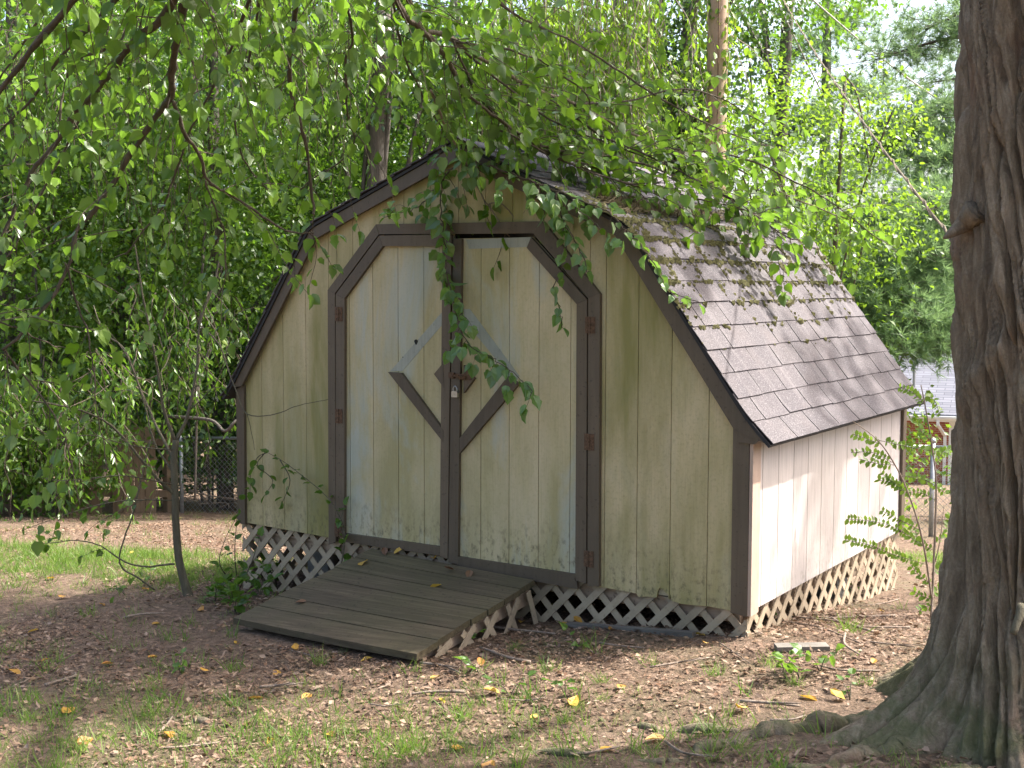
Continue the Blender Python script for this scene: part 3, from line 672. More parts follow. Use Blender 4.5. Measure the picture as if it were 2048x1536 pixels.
class Fol:
    """collects leaves: position, direction, normal, size, random"""
    def __init__(s): s.P, s.D, s.N, s.S, s.R = [], [], [], [], []
    def one(s, p, d, n, sz, r=None): s.P.append(p); s.D.append(d); s.N.append(n); s.S.append(sz); s.R.append(rng.random() if r is None else r)
    def many(s, P, Dv, Nv, S, R): s.P += list(P); s.D += list(Dv); s.N += list(Nv); s.S += list(S); s.R += list(R)
    def mesh(s, name, tmpl, mat, off): return leaf_mesh(name, s.P, s.D, s.N, s.S, np.clip(s.R, 0, 1), tmpl, mat, off)
SING = {}
def single_leaves(fol, idx, parent, mat, name='leaf'):
    for i in idx:
        k = i % 3; key = (k, mat.name)
        if key not in SING: SING[key] = mk_mesh('leaf_blade', T_LOBED[k][0], T_LOBED[k][1], mat)
        d = norm(np.asarray(fol.D[i], float)); x = norm(np.cross(d, fol.N[i])); n = np.cross(x, d); sz = fol.S[i]
        o = bpy.data.objects.new(name, SING[key]); COL.objects.link(o); o.parent = parent
        p = np.asarray(fol.P[i])-OFF[parent]
        o.matrix_local = Matrix(((x[0]*sz, d[0]*sz, n[0]*sz, p[0]), (x[1]*sz, d[1]*sz, n[1]*sz, p[1]), (x[2]*sz, d[2]*sz, n[2]*sz, p[2]), (0, 0, 0, 1)))
def along(path, step, start=0.0):
    path = np.asarray(path); s = np.concatenate([[0], np.cumsum(np.linalg.norm(np.diff(path, axis=0), axis=1))])
    ts = np.arange(start*s[-1], s[-1], step)
    Q = np.stack([np.interp(ts, s, path[:, k]) for k in range(3)], -1)
    Tn = norm(np.stack([np.interp(np.minimum(ts+0.05, s[-1]), s, path[:, k])-np.interp(np.maximum(ts-0.05, 0), s, path[:, k]) for k in range(3)], -1))
    return Q, Tn, ts/s[-1]
def leaf_row(fol, path, step, size, droop=0.35, start=0.05, updir=(0, 0, 1), up_jit=0.55):
    Q, Tn, t = along(path, step, start); sg = 1
    for q, d, tt in zip(Q, Tn, t):
        sg = -sg; side = norm(np.cross(d, (0, 0, 1))+rng.normal(size=3)*0.25)
        ld = norm(d*0.55+side*sg*0.8+np.array([0, 0, -droop])+rng.normal(size=3)*0.22)
        n = norm(np.array(updir, float)+rng.normal(size=3)*up_jit)
        pet = 0.25*size; sz = size*(0.65+0.6*rng.random())*(1.0-0.25*tt)
        fol.one(q+ld*pet, ld, n, sz)
def twiggy(fol, mb, path, spacing, tlen, lstep, lsize, droop=0.4, start=0.05, out=0.9, r=0.003, updir=(0, 0, 1), up_jit=0.55):
    Q, Tn, t = along(path, spacing, start)
    for q, d, tt in zip(Q, Tn, t):
        side = norm(np.cross(d, rng.normal(size=3)))
        td = norm(d*0.8+side*out); L = tlen*(0.5+0.8*rng.random())*(1.1-0.5*tt)
        p = [q, q+td*L*0.35+np.array([0, 0, -droop*0.06*L]), q+td*L*0.7+np.array([0, 0, -droop*0.30*L])+rng.normal(size=3)*0.03*L, q+td*L+np.array([0, 0, -droop*0.75*L])+rng.normal(size=3)*0.05*L]
        sp = smooth_path(p, 3); mb.tube(sp, np.linspace(r, r*0.4, len(sp)), 4, False)
        leaf_row(fol, sp, lstep, lsize, droop, 0.12, updir, up_jit)
        fol.one(sp[-1], norm(sp[-1]-sp[-2]+np.array([0, 0, -0.3*L])), norm(np.array(updir, float)+rng.normal(size=3)*0.5), lsize)
def in_view(P, m=0):
    v = np.asarray(P)-CAM; z = v@FX; x = 1024+FPX*(v@RX)/z; y = 768-FPX*(v@UX)/z
    return (z > 0.3) & (x > -m) & (x < 2048+m) & (y > -m) & (y < 1536+m), z
def px_path(pts, k=5): return smooth_path([at(*p) for p in pts], k)

# ================================================================== BIG FURROWED TREE ON THE RIGHT
TB = ground(2108, 1450); TBZ = float(gz(TB[0], TB[1]))
big = empty('furrowed_tree', (TB[0], TB[1], TBZ), 'large old tree with deeply furrowed brown bark and mossy spreading roots', 'tree')
def fbm(x, y, s):
    return 0.55*vnoise(x, y, s)+0.28*vnoise(x*2.1, y*2.1, s+1)+0.17*vnoise(x*4.3, y*4.3, s+2)
def big_trunk():
    nt_, nz = 520, 430; H = 3.3
    th = np.linspace(0, 2*math.pi, nt_, endpoint=False); z = H*(np.linspace(0, 1, nz)**1.15); TH, Z = np.meshgrid(th, z)
    R0 = np.interp(z, [0, 0.10, 0.22, 0.35, 0.55, 0.8, 1.1, 1.45, 1.75, 2.1, 3.3], [0.60, 0.52, 0.455, 0.415, 0.385, 0.362, 0.350, 0.352, 0.366, 0.352, 0.362])[:, None]
    # direction of the picture's left, seen from the trunk: the big surface root leaves that way
    left = math.atan2(-RX[1], -RX[0])
    toward = math.atan2(-FX[1], -FX[0])
    def lobe(c, w, amp, h): 
        d = np.angle(np.exp(1j*(TH-c))); return amp*np.exp(-(d/w)**2)*np.exp(-Z/h)
    R = R0+lobe(left+0.10, 0.30, 0.34, 0.17)+lobe(toward+0.5, 0.35, 0.16, 0.20)+lobe(left-1.2, 0.4, 0.28, 0.22)+lobe(toward+1.6, 0.4, 0.30, 0.22)+lobe(left+2.4, 0.5, 0.30, 0.22)
    TW = TH+0.16*Z+0.10*np.sin(1.7*Z+2*TH)+0.22*(fbm(TH*2.0/1.0, Z*1.6, 31)-0.5)
    # periodic coordinate around the trunk
    def per(k, zs, s):
        cx, sx = np.cos(TW)*k, np.sin(TW)*k; return vnoise(cx+11+Z*zs*0.8, sx+7-Z*zs*0.6, s)
    wob = 0.35*(per(9, 8, 71)-0.5)
    def fis(n, w, p): return np.clip(np.abs(2*n-1)/w, 0, 1)**p
    a = fis(per(5.2, 1.5, 41)+0.12*wob, 0.30, 0.55); b = fis(per(9.5, 3.2, 47)+0.2*wob, 0.30, 0.6); c = fis(per(19, 8.0, 53), 0.6, 0.8); d = per(44, 26.0, 59); e = per(2.2, 1.0, 67)
    ridge = 0.44*a+0.28*b*(0.4+0.6*a)+0.18*c+0.13*d
    disp = 0.15*(ridge-0.70)+0.05*(e-0.5)
    flake = (vnoise(TW*9, Z*7, 61) > 0.72)*0.007*a
    # thick callus roll and snag at mid height
    dl = np.angle(np.exp(1j*(TH-(left+0.42)))); zc = 1.34+0.34*dl
    roll = 0.038*np.exp(-(dl/0.55)**2)*np.exp(-((Z-TBZ*0-zc-0.12)/0.075)**2)
    R = R+disp+flake+roll
    X = TB[0]+R*np.cos(TH); Y = TB[1]+R*np.sin(TH)
    Zw = TBZ-0.10+Z+0.02*ridge*np.exp(-Z/0.3)
    V = np.stack([X, Y, Zw], -1).reshape(-1, 3); i = np.arange(nt_*nz).reshape(nz, nt_); j = np.roll(i, -1, axis=1)
    q = np.stack([i[:-1], j[:-1], j[1:], i[1:]], -1).reshape(-1, 4)
    return np_mesh('trunk', V-OFF[big], q.ravel(), np.arange(len(q))*4, np.full(len(q), 4), M['bark'], np.clip(ridge, 0, 1).ravel(), True)
link('trunk', big_trunk(), big)
up = MB().tube(smooth_path([(TB[0], TB[1], TBZ+3.05), (TB[0]+0.05, TB[1]-0.05, TBZ+4.2), (TB[0]+0.2, TB[1]-0.2, TBZ+6.0), (TB[0]+0.3, TB[1]-0.4, TBZ+8.0)], 4), np.linspace(0.36, 0.12, 13), 16)
for k in range(7):
    a = k*0.9+0.3; z0 = 3.6+0.45*k
    p0 = np.array([TB[0]+0.1, TB[1]-0.1, TBZ+z0]); up.tube(smooth_path([p0, p0+np.array([math.cos(a)*1.2, math.sin(a)*1.2, 0.5]), p0+np.array([math.cos(a)*2.6, math.sin(a)*2.6, 0.9])], 4), np.linspace(0.13, 0.03, 9), 8)
add('limb', up, M['bark'], big, True)
# broken snag pointing left at mid height, small shoot low on the right
s0 = at(1922, 452, 4.25); sn = MB().tube(smooth_path([at(1955, 420, 4.2), s0, at(1888, 476, 4.2)], 4), [0.05, 0.046, 0.042, 0.036, 0.030, 0.024, 0.019, 0.013, 0.006], 7)
add('snag', sn, M['bark'], big, True)
add('snag', MB().tube(smooth_path([at(2046, 1210, 3.86), at(2036, 1240, 3.84), at(2026, 1268, 3.83)], 3), [0.016, 0.015, 0.014, 0.013, 0.012, 0.012, 0.011], 8), M['sapling'], big, True)
def root(pts, r0, r1, name='root', parent=None):
    G = [ground(x, y) for x, y in pts]; G = smooth_path(G, 14); G[:, 0] += 0.012*np.sin(np.arange(len(G))*0.8); G[:, 2] = gz(G[:, 0], G[:, 1])
    r = np.linspace(r0, r1, len(G))*(0.7+0.6*vnoise(np.arange(len(G))*0.45, 0*np.arange(len(G)), 5)); G[:, 2] += r*0.15-0.012+0.014*np.sin(np.arange(len(G))*0.31+r0*90)
    return add(name, MB().tube(G, r, 9), M['bark'], parent or big, True)
root([(1830, 1440), (1740, 1450), (1650, 1458), (1560, 1462), (1480, 1480), (1400, 1505), (1340, 1525)], 0.065, 0.020)
root([(1870, 1490), (1800, 1500), (1730, 1512), (1650, 1530), (1580, 1545)], 0.045, 0.022)
root([(1560, 1462), (1420, 1462), (1330, 1462), (1270, 1452), (1195, 1440)], 0.030, 0.014)
root([(1950, 1540), (1900, 1570), (1840, 1610)], 0.05, 0.04)
root([(1330, 1525), (1180, 1512), (1020, 1500), (880, 1480)], 0.022, 0.010)
root([(455, 1454), (420, 1446), (372, 1442), (335, 1440)], 0.020, 0.012)
# leaf clumps high above the frame, added for the shade they cast
def crown(c, rad, ncl, per, ls, cs, shell=0.45, hang=0.5, bias=0.0, seed=None):
    g = np.random.default_rng(seed) if seed is not None else rng
    d = norm(g.normal(size=(ncl, 3))); r = shell+(1-shell)*g.random((ncl, 1))**0.6; C = np.array(c)+d*r*np.array(rad)
    P = np.repeat(C, per, 0)+g.normal(size=(ncl*per, 3))*cs*np.array([1, 1, 0.55])
    out = norm(np.repeat(d, per, 0)*0.5+g.normal(size=(ncl*per, 3))*0.8+np.array([0, 0, -hang]))
    N = norm(np.array([0, 0, 1.0])+np.repeat(d, per, 0)*0.3+g.normal(size=(ncl*per, 3))*0.55)
    S = ls*(0.65+0.7*g.random(ncl*per)); R = np.clip(np.repeat(g.random(ncl), per)*0.55+0.45*g.random(ncl*per)+bias, 0, 1)
    return P, out, N, S, R
cr = [np.concatenate(q) for q in zip(crown((3.7, 2.1, 6.2), (2.0, 1.2, 1.0), 75, 44, 0.12, 0.28, 0.2, 0.5, 0, 3), crown((6.2, -4.6, 6.8), (2.6, 2.2, 1.3), 90, 40, 0.12, 0.30, 0.2, 0.5, 0, 4), crown((7.2, 5.0, 6.2), (1.5, 1.2, 0.8), 18, 40, 0.12, 0.28, 0.2, 0.5, 0, 5))]  # unseen clumps, placed along the sun rays to shade yard and dapple side wall
link('crown', leaf_mesh('crown', *cr, T_LOBED[1:2], M['leaf'], OFF[big]), big, kind='stuff')

# ================================================================== OVERHANGING TREE (stem beside the camera, limbs arching over and down in front of the shed)
trunk_xy = CAM[:2]-RX[:2]*3.4+FX[:2]*0.6; tz = float(gz(*trunk_xy))
over = empty('overhanging_tree', (trunk_xy[0], trunk_xy[1], tz), 'overhanging tree with dark arching branches and drooping lobed green leaves', 'tree')
tp = smooth_path([(trunk_xy[0], trunk_xy[1], tz-0.1), (trunk_xy[0]+0.05, trunk_xy[1]+0.1, tz+1.6), (trunk_xy[0]+0.2, trunk_xy[1]+0.5, tz+3.2), (trunk_xy[0]+0.1, trunk_xy[1]+1.0, tz+4.6)], 5)
add('trunk', MB().tube(tp, np.linspace(0.20, 0.10, len(tp)), 14), M['bark'], over, True)
HUB = tp[-4]; HUB2 = tp[-1]
ofol = Fol(); otw = MB()
BR_ = [  # (pixel path with depths, start radius, end radius, twig spacing, twig length, pale)
    ([(420, -330, 3.9), (230, -110, 4.6), (150, 0, 4.9), (75, 95, 5.1), (0, 190, 5.2), (-90, 320, 5.3)], 0.030, 0.010, 0.11, 0.55, 0),
    ([(420, -260, 4.0), (300, -90, 4.7), (205, 20, 5.1), (120, 110, 5.3), (62, 195, 5.4), (0, 262, 5.5)], 0.022, 0.006, 0.11, 0.5, 0),
    ([(460, -250, 4.1), (345, 0, 4.8), (300, 55, 5.0), (262, 90, 5.1), (215, 160, 5.3), (160, 215, 5.4), (118, 285, 5.5), (70, 340, 5.5), (35, 420, 5.5), (0, 500, 5.5)], 0.024, 0.009, 0.10, 0.6, 0),
    ([(262, 90, 5.1), (200, 105, 5.3), (145, 135, 5.5), (125, 180, 5.6), (118, 285, 5.6)], 0.010, 0.006, 0.14, 0.4, 0),
    ([(430, -240, 4.2), (380, 0, 4.9), (372, 70, 5.1), (355, 150, 5.3), (345, 205, 5.4), (290, 275, 5.5), (230, 350, 5.6), (185, 410, 5.6), (150, 450, 5.6), (130, 525, 5.6), (75, 620, 5.6), (5, 700, 5.6)], 0.026, 0.009, 0.09, 0.6, 0),
    ([(345, 205, 5.4), (365, 265, 5.5), (392, 310, 5.6), (413, 362, 5.7), (460, 385, 5.8), (520, 430, 5.9), (575, 462, 6.0), (628, 466, 6.05)], 0.014, 0.005, 0.09, 0.5, 0),
    ([(413, 362, 5.7), (440, 430, 5.8), (455, 465, 5.9), (452, 560, 5.9), (420, 620, 5.9)], 0.007, 0.003, 0.10, 0.4, 0),
    ([(600, -200, 4.7), (588, 0, 5.3), (578, 70, 5.5), (575, 130, 5.6), (590, 215, 5.8), (605, 290, 5.9), (622, 395, 6.0), (628, 430, 6.0)], 0.022, 0.007, 0.10, 0.5, 0),
    ([(560, -160, 4.8), (470, 40, 5.3), (430, 130, 5.5), (380, 230, 5.7), (350, 340, 5.8), (310, 430, 5.9), (250, 510, 5.9)], 0.012, 0.004, 0.10, 0.55, 0),
    ([(130, 525, 5.6), (150, 600, 5.7), (172, 680, 5.7), (178, 760, 5.7), (200, 850, 5.7), (215, 940, 5.7)], 0.007, 0.003, 0.12, 0.4, 0),
    ([(5, 700, 5.6), (60, 760, 5.7), (120, 850, 5.7), (145, 920, 5.7), (160, 1010, 5.7)], 0.008, 0.003, 0.12, 0.4, 0),
    ([(-120, 560, 5.3), (-20, 640, 5.4), (60, 670, 5.5), (120, 700, 5.6)], 0.008, 0.003, 0.10, 0.45, 0),
    ([(700, -260, 4.6), (785, 0, 5.4), (830, 60, 5.6), (875, 110, 5.8), (905, 165, 6.0), (935, 205, 6.1), (1000, 262, 6.3), (1070, 300, 6.4), (1140, 325, 6.5), (1215, 347, 6.55)], 0.022, 0.006, 0.09, 0.45, 0),
    ([(760, -220, 4.9), (840, 45, 5.9), (905, 80, 6.1), (960, 112, 6.3), (1020, 155, 6.5), (1085, 190, 6.7), (1150, 210, 6.9), (1240, 255, 7.1), (1340, 300, 7.3), (1420, 315, 7.4), (1500, 345, 7.5), (1600, 400, 7.6), (1700, 440, 7.7)], 0.020, 0.005, 0.10, 0.5, 1),
    ([(905, 80, 6.1), (1000, 92, 6.3), (1090, 125, 6.5), (1170, 190, 6.7), (1185, 240, 6.8)], 0.009, 0.004, 0.11, 0.4, 0),
    ([(860, 180, 5.9), (890, 240, 6.2), (925, 310, 6.4), (950, 360, 6.5), (978, 410, 6.55), (1022, 478, 6.55)], 0.010, 0.004, 0.30, 0.25, 1),
    ([(978, 410, 6.55), (1005, 418, 6.5), (1030, 442, 6.5), (1050, 420, 6.45), (1075, 398, 6.4)], 0.005, 0.003, 0.5, 0.2, 1),
    ([(640, -120, 5.0), (700, 60, 5.6), (690, 130, 5.8), (700, 230, 6.0), (705, 290, 6.1), (650, 340, 6.2), (600, 380, 6.2)], 0.010, 0.004, 0.10, 0.5, 0),
    ([(1340, 300, 7.3), (1450, 310, 7.5), (1560, 350, 7.6), (1660, 400, 7.6), (1760, 480, 7.7)], 0.010, 0.004, 0.11, 0.45, 0),
    ([(1090, 300, 6.4), (1200, 310, 6.6), (1330, 345, 6.8), (1460, 400, 6.9), (1560, 470, 6.95), (1600, 480, 6.95)], 0.010, 0.004, 0.12, 0.35, 0),
    ([(1150, 210, 6.9), (1260, 200, 7.2), (1360, 180, 7.4), (1450, 200, 7.6), (1530, 250, 7.7)], 0.009, 0.004, 0.12, 0.4, 0),
    ([(905, 80, 6.1), (1010, 170, 6.4), (1100, 240, 6.6), (1220, 290, 6.8), (1330, 330, 6.9)], 0.010, 0.004, 0.08, 0.5, 0),
    ([(900, -60, 5.9), (1040, 40, 6.5), (1180, 110, 7.0), (1320, 200, 7.4), (1440, 260, 7.7), (1560, 300, 7.9)], 0.012, 0.004, 0.09, 0.5, 0),
    ([(785, 0, 5.4), (800, 90, 5.9), (830, 170, 6.1), (880, 250, 6.3), (960, 300, 6.5)], 0.009, 0.004, 0.08, 0.4, 0),
    ([(905, 80, 6.1), (960, 190, 6.3), (1040, 270, 6.4), (1150, 330, 6.45), (1280, 375, 6.5), (1370, 420, 6.5)], 0.009, 0.004, 0.085, 0.42, 0),
    ([(1085, 190, 6.7), (1230, 280, 6.75), (1380, 350, 6.8), (1500, 420, 6.85), (1570, 480, 6.85)], 0.009, 0.003, 0.085, 0.42, 0),
    ([(1000, 262, 6.3), (1130, 320, 6.45), (1260, 360, 6.6), (1400, 390, 6.75), (1520, 430, 6.8)], 0.008, 0.003, 0.085, 0.40, 0),
    ([(330, -120, 4.6), (250, 60, 5.6), (150, 260, 6.2), (60, 440, 6.4), (-20, 560, 6.4)], 0.012, 0.004, 0.10, 0.55, 0),
    ([(520, -140, 4.8), (500, 80, 5.8), (470, 220, 6.3), (500, 330, 6.5), (560, 400, 6.6)], 0.012, 0.004, 0.10, 0.55, 0),
    ([(200, -160, 4.4), (80, 20, 5.4), (0, 140, 5.8), (-60, 240, 5.9)], 0.012, 0.005, 0.10, 0.5, 0),
]
for pts, r0, r1, sp, tl, pale in BR_:
    path = px_path(pts, 6); mb = MB()
    if pts[0][1] < 0:   # comes from the stem outside the frame
        hub = HUB if pts[0][0] < 500 else HUB2; path = np.vstack([smooth_path([hub, (hub+path[0])/2+np.array([0, 0, 0.35]), path[0]], 6)[:-1], path])
    wob = np.cumsum(rng.normal(size=path.shape)*0.004, 0); wob -= np.linspace(0, 1, len(path))[:, None]*wob[-1]; path = path+wob
    n = len(path); rr = np.linspace(r0*(1.05 if pts[0][1] < 0 else 0.9), r1, n)*(1+0.12*rng.normal(size=n)); mb.tube(path, np.abs(rr)*0.85, 7)
    add('branch', mb, M['palebranch'] if pale else M['branch'], over, True)
    ib = int(n*0.18) if pts[0][1] < 0 else 0
    twiggy(ofol, otw, path[ib:], sp*(1.45 if pts[-1][0] < 700 else 0.72), tl, 0.064, 0.074, 0.42, 0.02, 1.0)
add('twigs', otw, M['branch'], over, kind='stuff')
P = np.array(ofol.P); vis, zd = in_view(P); order = np.argsort(-(np.array(ofol.S)/zd)*vis)
top = set(order[:300].tolist()); single_leaves(ofol, sorted(top), over, M['leaf_o'])
keep = [i for i in range(len(P)) if i not in top]; rest_f = Fol(); rest_f.many(*[[L[i] for i in keep] for L in (ofol.P, ofol.D, ofol.N, ofol.S, ofol.R)])
link('foliage', rest_f.mesh('foliage', T_LOBED, M['leaf'], OFF[over]), over, kind='stuff')
print('overhang leaves', len(P))

# ================================================================== CLIMBING VINE OVER THE ROOF AND DOORS
vb = on_y(930, 318, -0.10); vine = empty('climbing_vine', tuple(vb), 'leafy vine trailing over the roof peak and hanging down the double doors', 'vine')
vf = Fol(); vtw = MB()
VP = [  # pixel, pixel, y of the upright plane it hangs in
      ([(930, 318, -.10), (985, 335, -.12), (1060, 362, -.14), (1140, 392, -.15), (1215, 425, -.15), (1262, 470, -.14)], 0.007, 0.05, 0.068, 0.13),
      ([(1262, 470, -.14), (1290, 500, -.13), (1318, 545, -.12), (1345, 585, -.11), (1405, 606, -.10)], 0.004, 0.030, 0.066, 0.04),
      ([(880, 400, -.10), (888, 470, -.10), (893, 540, -.11), (905, 600, -.13), (918, 650, -.15), (945, 695, -.18), (985, 715, -.20), (1020, 740, -.22), (1066, 782, -.24)], 0.004, 0.024, 0.074, 0.075),
      ([(930, 318, -.09), (890, 350, -.10), (880, 400, -.10)], 0.006, 0.06, 0.07, 0.15),
      ([(890, 350, -.10), (860, 395, -.12), (820, 420, -.14), (770, 434, -.16)], 0.004, 0.045, 0.064, 0.14),
      ([(1110, 385, -.13), (1122, 430, -.13), (1130, 480, -.13), (1125, 530, -.12), (1108, 575, -.12), (1118, 620, -.12), (1126, 655, -.12)], 0.004, 0.03, 0.068, 0.04),
      ([(1122, 430, -.13), (1150, 480, -.15), (1170, 520, -.16), (1178, 545, -.17)], 0.004, 0.025, 0.068, 0.05),
      ([(1060, 362, -.14), (1080, 400, -.15), (1090, 440, -.15)], 0.004, 0.028, 0.072, 0.10),
      ([(1140, 392, -.15), (1160, 420, -.16), (1200, 455, -.17)], 0.004, 0.03, 0.066, 0.05),
      ([(985, 335, -.12), (1040, 345, .15), (1120, 352, .40), (1200, 372, .55), (1290, 402, .65)], 0.005, 0.03, 0.07, 0.16)]
VP = [([on_y(x, y, c) for x, y, c in p], r, st, ls, tl) for p, r, st, ls, tl in VP]
for pts, r, st, ls, tl in VP:
    path = smooth_path(pts, 6); path += rng.normal(size=path.shape)*0.005
    add('stem', MB().tube(path, np.linspace(r, r*0.5, len(path)), 6), M['branch'], vine, True)
    leaf_row(vf, path, st*1.5, ls*1.1, 0.6, 0.0, (0.45, -0.25, 1.0), 0.5)
    if tl > 0.05: twiggy(vf, vtw, path, 0.10 if tl < 0.12 else 0.12, tl*1.5, 0.055, ls*1.05, 0.6, 0.0, 1.4, 0.002, (0.45, -0.2, 1.0), 0.5)
add('twigs', vtw, M['branch'], vine, kind='stuff')
n = len(vf.P); print('vine leaves', n)
vis, zd = in_view(np.array(vf.P)); order = np.argsort(-(np.array(vf.S)/zd)*vis); top = set(order[:300].tolist())
single_leaves(vf, sorted(top), vine, M['vine_o'])
keep = [i for i in range(n) if i not in top]
if keep:
    rf = Fol(); rf.many(*[[L[i] for i in keep] for L in (vf.P, vf.D, vf.N, vf.S, vf.R)]); link('foliage', rf.mesh('foliage', T_LOBED, M['leaf'], OFF[vine]), vine, kind='stuff')

# ================================================================== SAPLING LEFT OF THE SHED
sb0 = ground(378, 1192); sd = float((sb0-CAM)@FX)
sap = empty('sapling_tree', (sb0[0], sb0[1], float(gz(sb0[0], sb0[1]))), 'slender multi-stemmed sapling with mossy trunk left of the shed', 'tree')
def spx(pts): return px_path([(x, y, sd+dd) for x, y, dd in pts], 5)
stm = spx([(380, 1205, 0), (372, 1175, 0), (358, 1120, 0), (352, 1050, 0), (350, 980, 0), (348, 920, 0), (352, 880, 0)])
add('trunk', MB().tube(stm, np.interp(np.linspace(0, 1, len(stm)), [0, 0.08, 0.25, 1], [0.046, 0.032, 0.026, 0.022]), 12), M['sapling'], sap, True)
SB = [([(352, 885, 0), (380, 820, .05), (395, 740, .1), (400, 650, .15), (430, 560, .2), (450, 480, .25)], 0.022, 0.008, 0.16),
      ([(352, 885, 0), (330, 820, -.05), (318, 740, -.1), (300, 650, -.1), (285, 560, -.1), (272, 480, -.1)], 0.020, 0.007, 0.16),
      ([(350, 925, 0), (312, 850, .1), (275, 770, .2), (245, 700, .25), (205, 665, .3), (185, 610, .3)], 0.018, 0.006, 0.16),
      ([(350, 990, 0), (310, 955, -.1), (270, 905, -.2), (225, 855, -.3), (180, 830, -.4), (130, 815, -.5), (60, 800, -.6)], 0.020, 0.007, 0.14),
      ([(349, 950, 0), (310, 880, .05), (290, 800, .1), (262, 720, .1), (215, 650, .1)], 0.012, 0.004, 0.18),
      ([(400, 650, .15), (440, 690, .1), (470, 770, 0), (495, 825, -.1), (555, 825, -.2), (600, 812, -.25), (655, 800, -.28)], 0.010, 0.0025, 9),
      ([(495, 825, -.1), (505, 870, -.1), (510, 900, -.1)], 0.004, 0.002, 9),
      ([(348, 1128, 0), (300, 1130, -.05), (250, 1122, -.1), (200, 1090, -.15), (150, 1078, -.2), (80, 1085, -.2)], 0.012, 0.004, 0.16),
      ([(310, 1178, -.05), (275, 1155, -.08), (243, 1135, -.1), (245, 1090, -.1), (265, 1030, -.08), (285, 950, -.05), (300, 880, 0)], 0.010, 0.007, 9),
      ([(350, 1000, 0), (250, 1000, -.2), (150, 1020, -.3), (40, 1060, -.4)], 0.008, 0.003, 0.15),
      ([(350, 970, 0), (240, 950, -.3), (120, 960, -.4), (20, 940, -.5)], 0.008, 0.003, 0.16),
      ([(352, 900, 0), (260, 890, -.2), (180, 870, -.3), (90, 880, -.4), (0, 870, -.5)], 0.008, 0.003, 0.16),
      ([(380, 820, .05), (430, 770, .1), (455, 700, .1), (470, 620, .1)], 0.008, 0.003, 0.16)]
sf = Fol(); stw = MB()
for pts, r0, r1, sp in SB:
    path = spx(pts); path += np.cumsum(rng.normal(size=path.shape)*0.002, 0)
    add('branch', MB().tube(path, np.linspace(r0, r1, len(path))*0.58, 7), M['sapling'], sap, True)
    if sp < 1: twiggy(sf, stw, path, sp*1.7, 0.36, 0.06, 0.058, 0.25, 0.22, 0.9, 0.0025)
add('twigs', stw, M['sapling'], sap, kind='stuff')
vis, zd = in_view(np.array(sf.P)); order = np.argsort(-(np.array(sf.S)/zd)*vis); top = set(order[:200].tolist()); single_leaves(sf, sorted(top), sap, M['leaf_o'])
keep = [i for i in range(len(sf.P)) if i not in top]; rf = Fol(); rf.many(*[[L[i] for i in keep] for L in (sf.P, sf.D, sf.N, sf.S, sf.R)])
if keep: link('foliage', rf.mesh('foliage', T_LOBED, M['leaf'], OFF[sap]), sap, kind='stuff')
print('sapling leaves', len(sf.P))

# ================================================================== FENCES
FA = at(-420, 800, 15.2)[:2]; FB = at(330, 800, 15.8)[:2]; FC = at(1866, 900, 13.2)[:2]; FD = at(2400, 900, 12.9)[:2]
wf = empty('board_fence', (*FB, float(gz(*FB))), 'brown vertical board fence half hidden in the undergrowth', 'fence')
fl = np.linalg.norm(FB-FA); ud = (FB-FA)/fl; nn = np.array([-ud[1], ud[0]]); k = 0.0; h = 1.15
while k < fl-0.14:
    p = FA+ud*k; q = FA+ud*(k+0.135); z = float(gz(*p)); hh = h+(rng.random()-0.5)*0.05; lean = (rng.random()-0.5)*0.012
    if rng.random() > 0.04:
        t = nn*0.018; P = [(*(p-t*0), z-0.05), (*q, z-0.05), (*(q+ud*lean), z+hh), (*(p+ud*lean), z+hh), (*(p+t), z-0.05), (*(q+t), z-0.05), (*(q+t+ud*lean), z+hh), (*(p+t+ud*lean), z+hh)]
        add('fence_board', MB().poly(P, [(0, 1, 2, 3), (5, 4, 7, 6), (0, 4, 5, 1), (1, 5, 6, 2), (2, 6, 7, 3), (3, 7, 4, 0)]), M['fencewood'], wf)
    k += 0.143
for dz in (0.25, 0.95):
    add('fence_rail', MB().bar((*(FA+nn*0.05), gz(*FA)+dz), (*(FB+nn*0.05), gz(*FB)+dz), 0.04, 0.09), M['fencewood'], wf)
for s in np.arange(0, fl+0.1, 2.4):
    p = FA+ud*min(s, fl)+nn*0.12; add('fence_post', MB().box((p[0]-0.05, p[1]-0.05, gz(*p)-0.2), (p[0]+0.05, p[1]+0.05, gz(*p)+1.25)), M['fencewood'], wf)
cf = empty('chain_link_fence', (*FC, float(gz(*FC))), 'grey chain-link fence with pipe rail running behind the shed', 'fence')
ends = [FB+ud*0.2, FC, FD]; ch = 1.02; wires = MB()
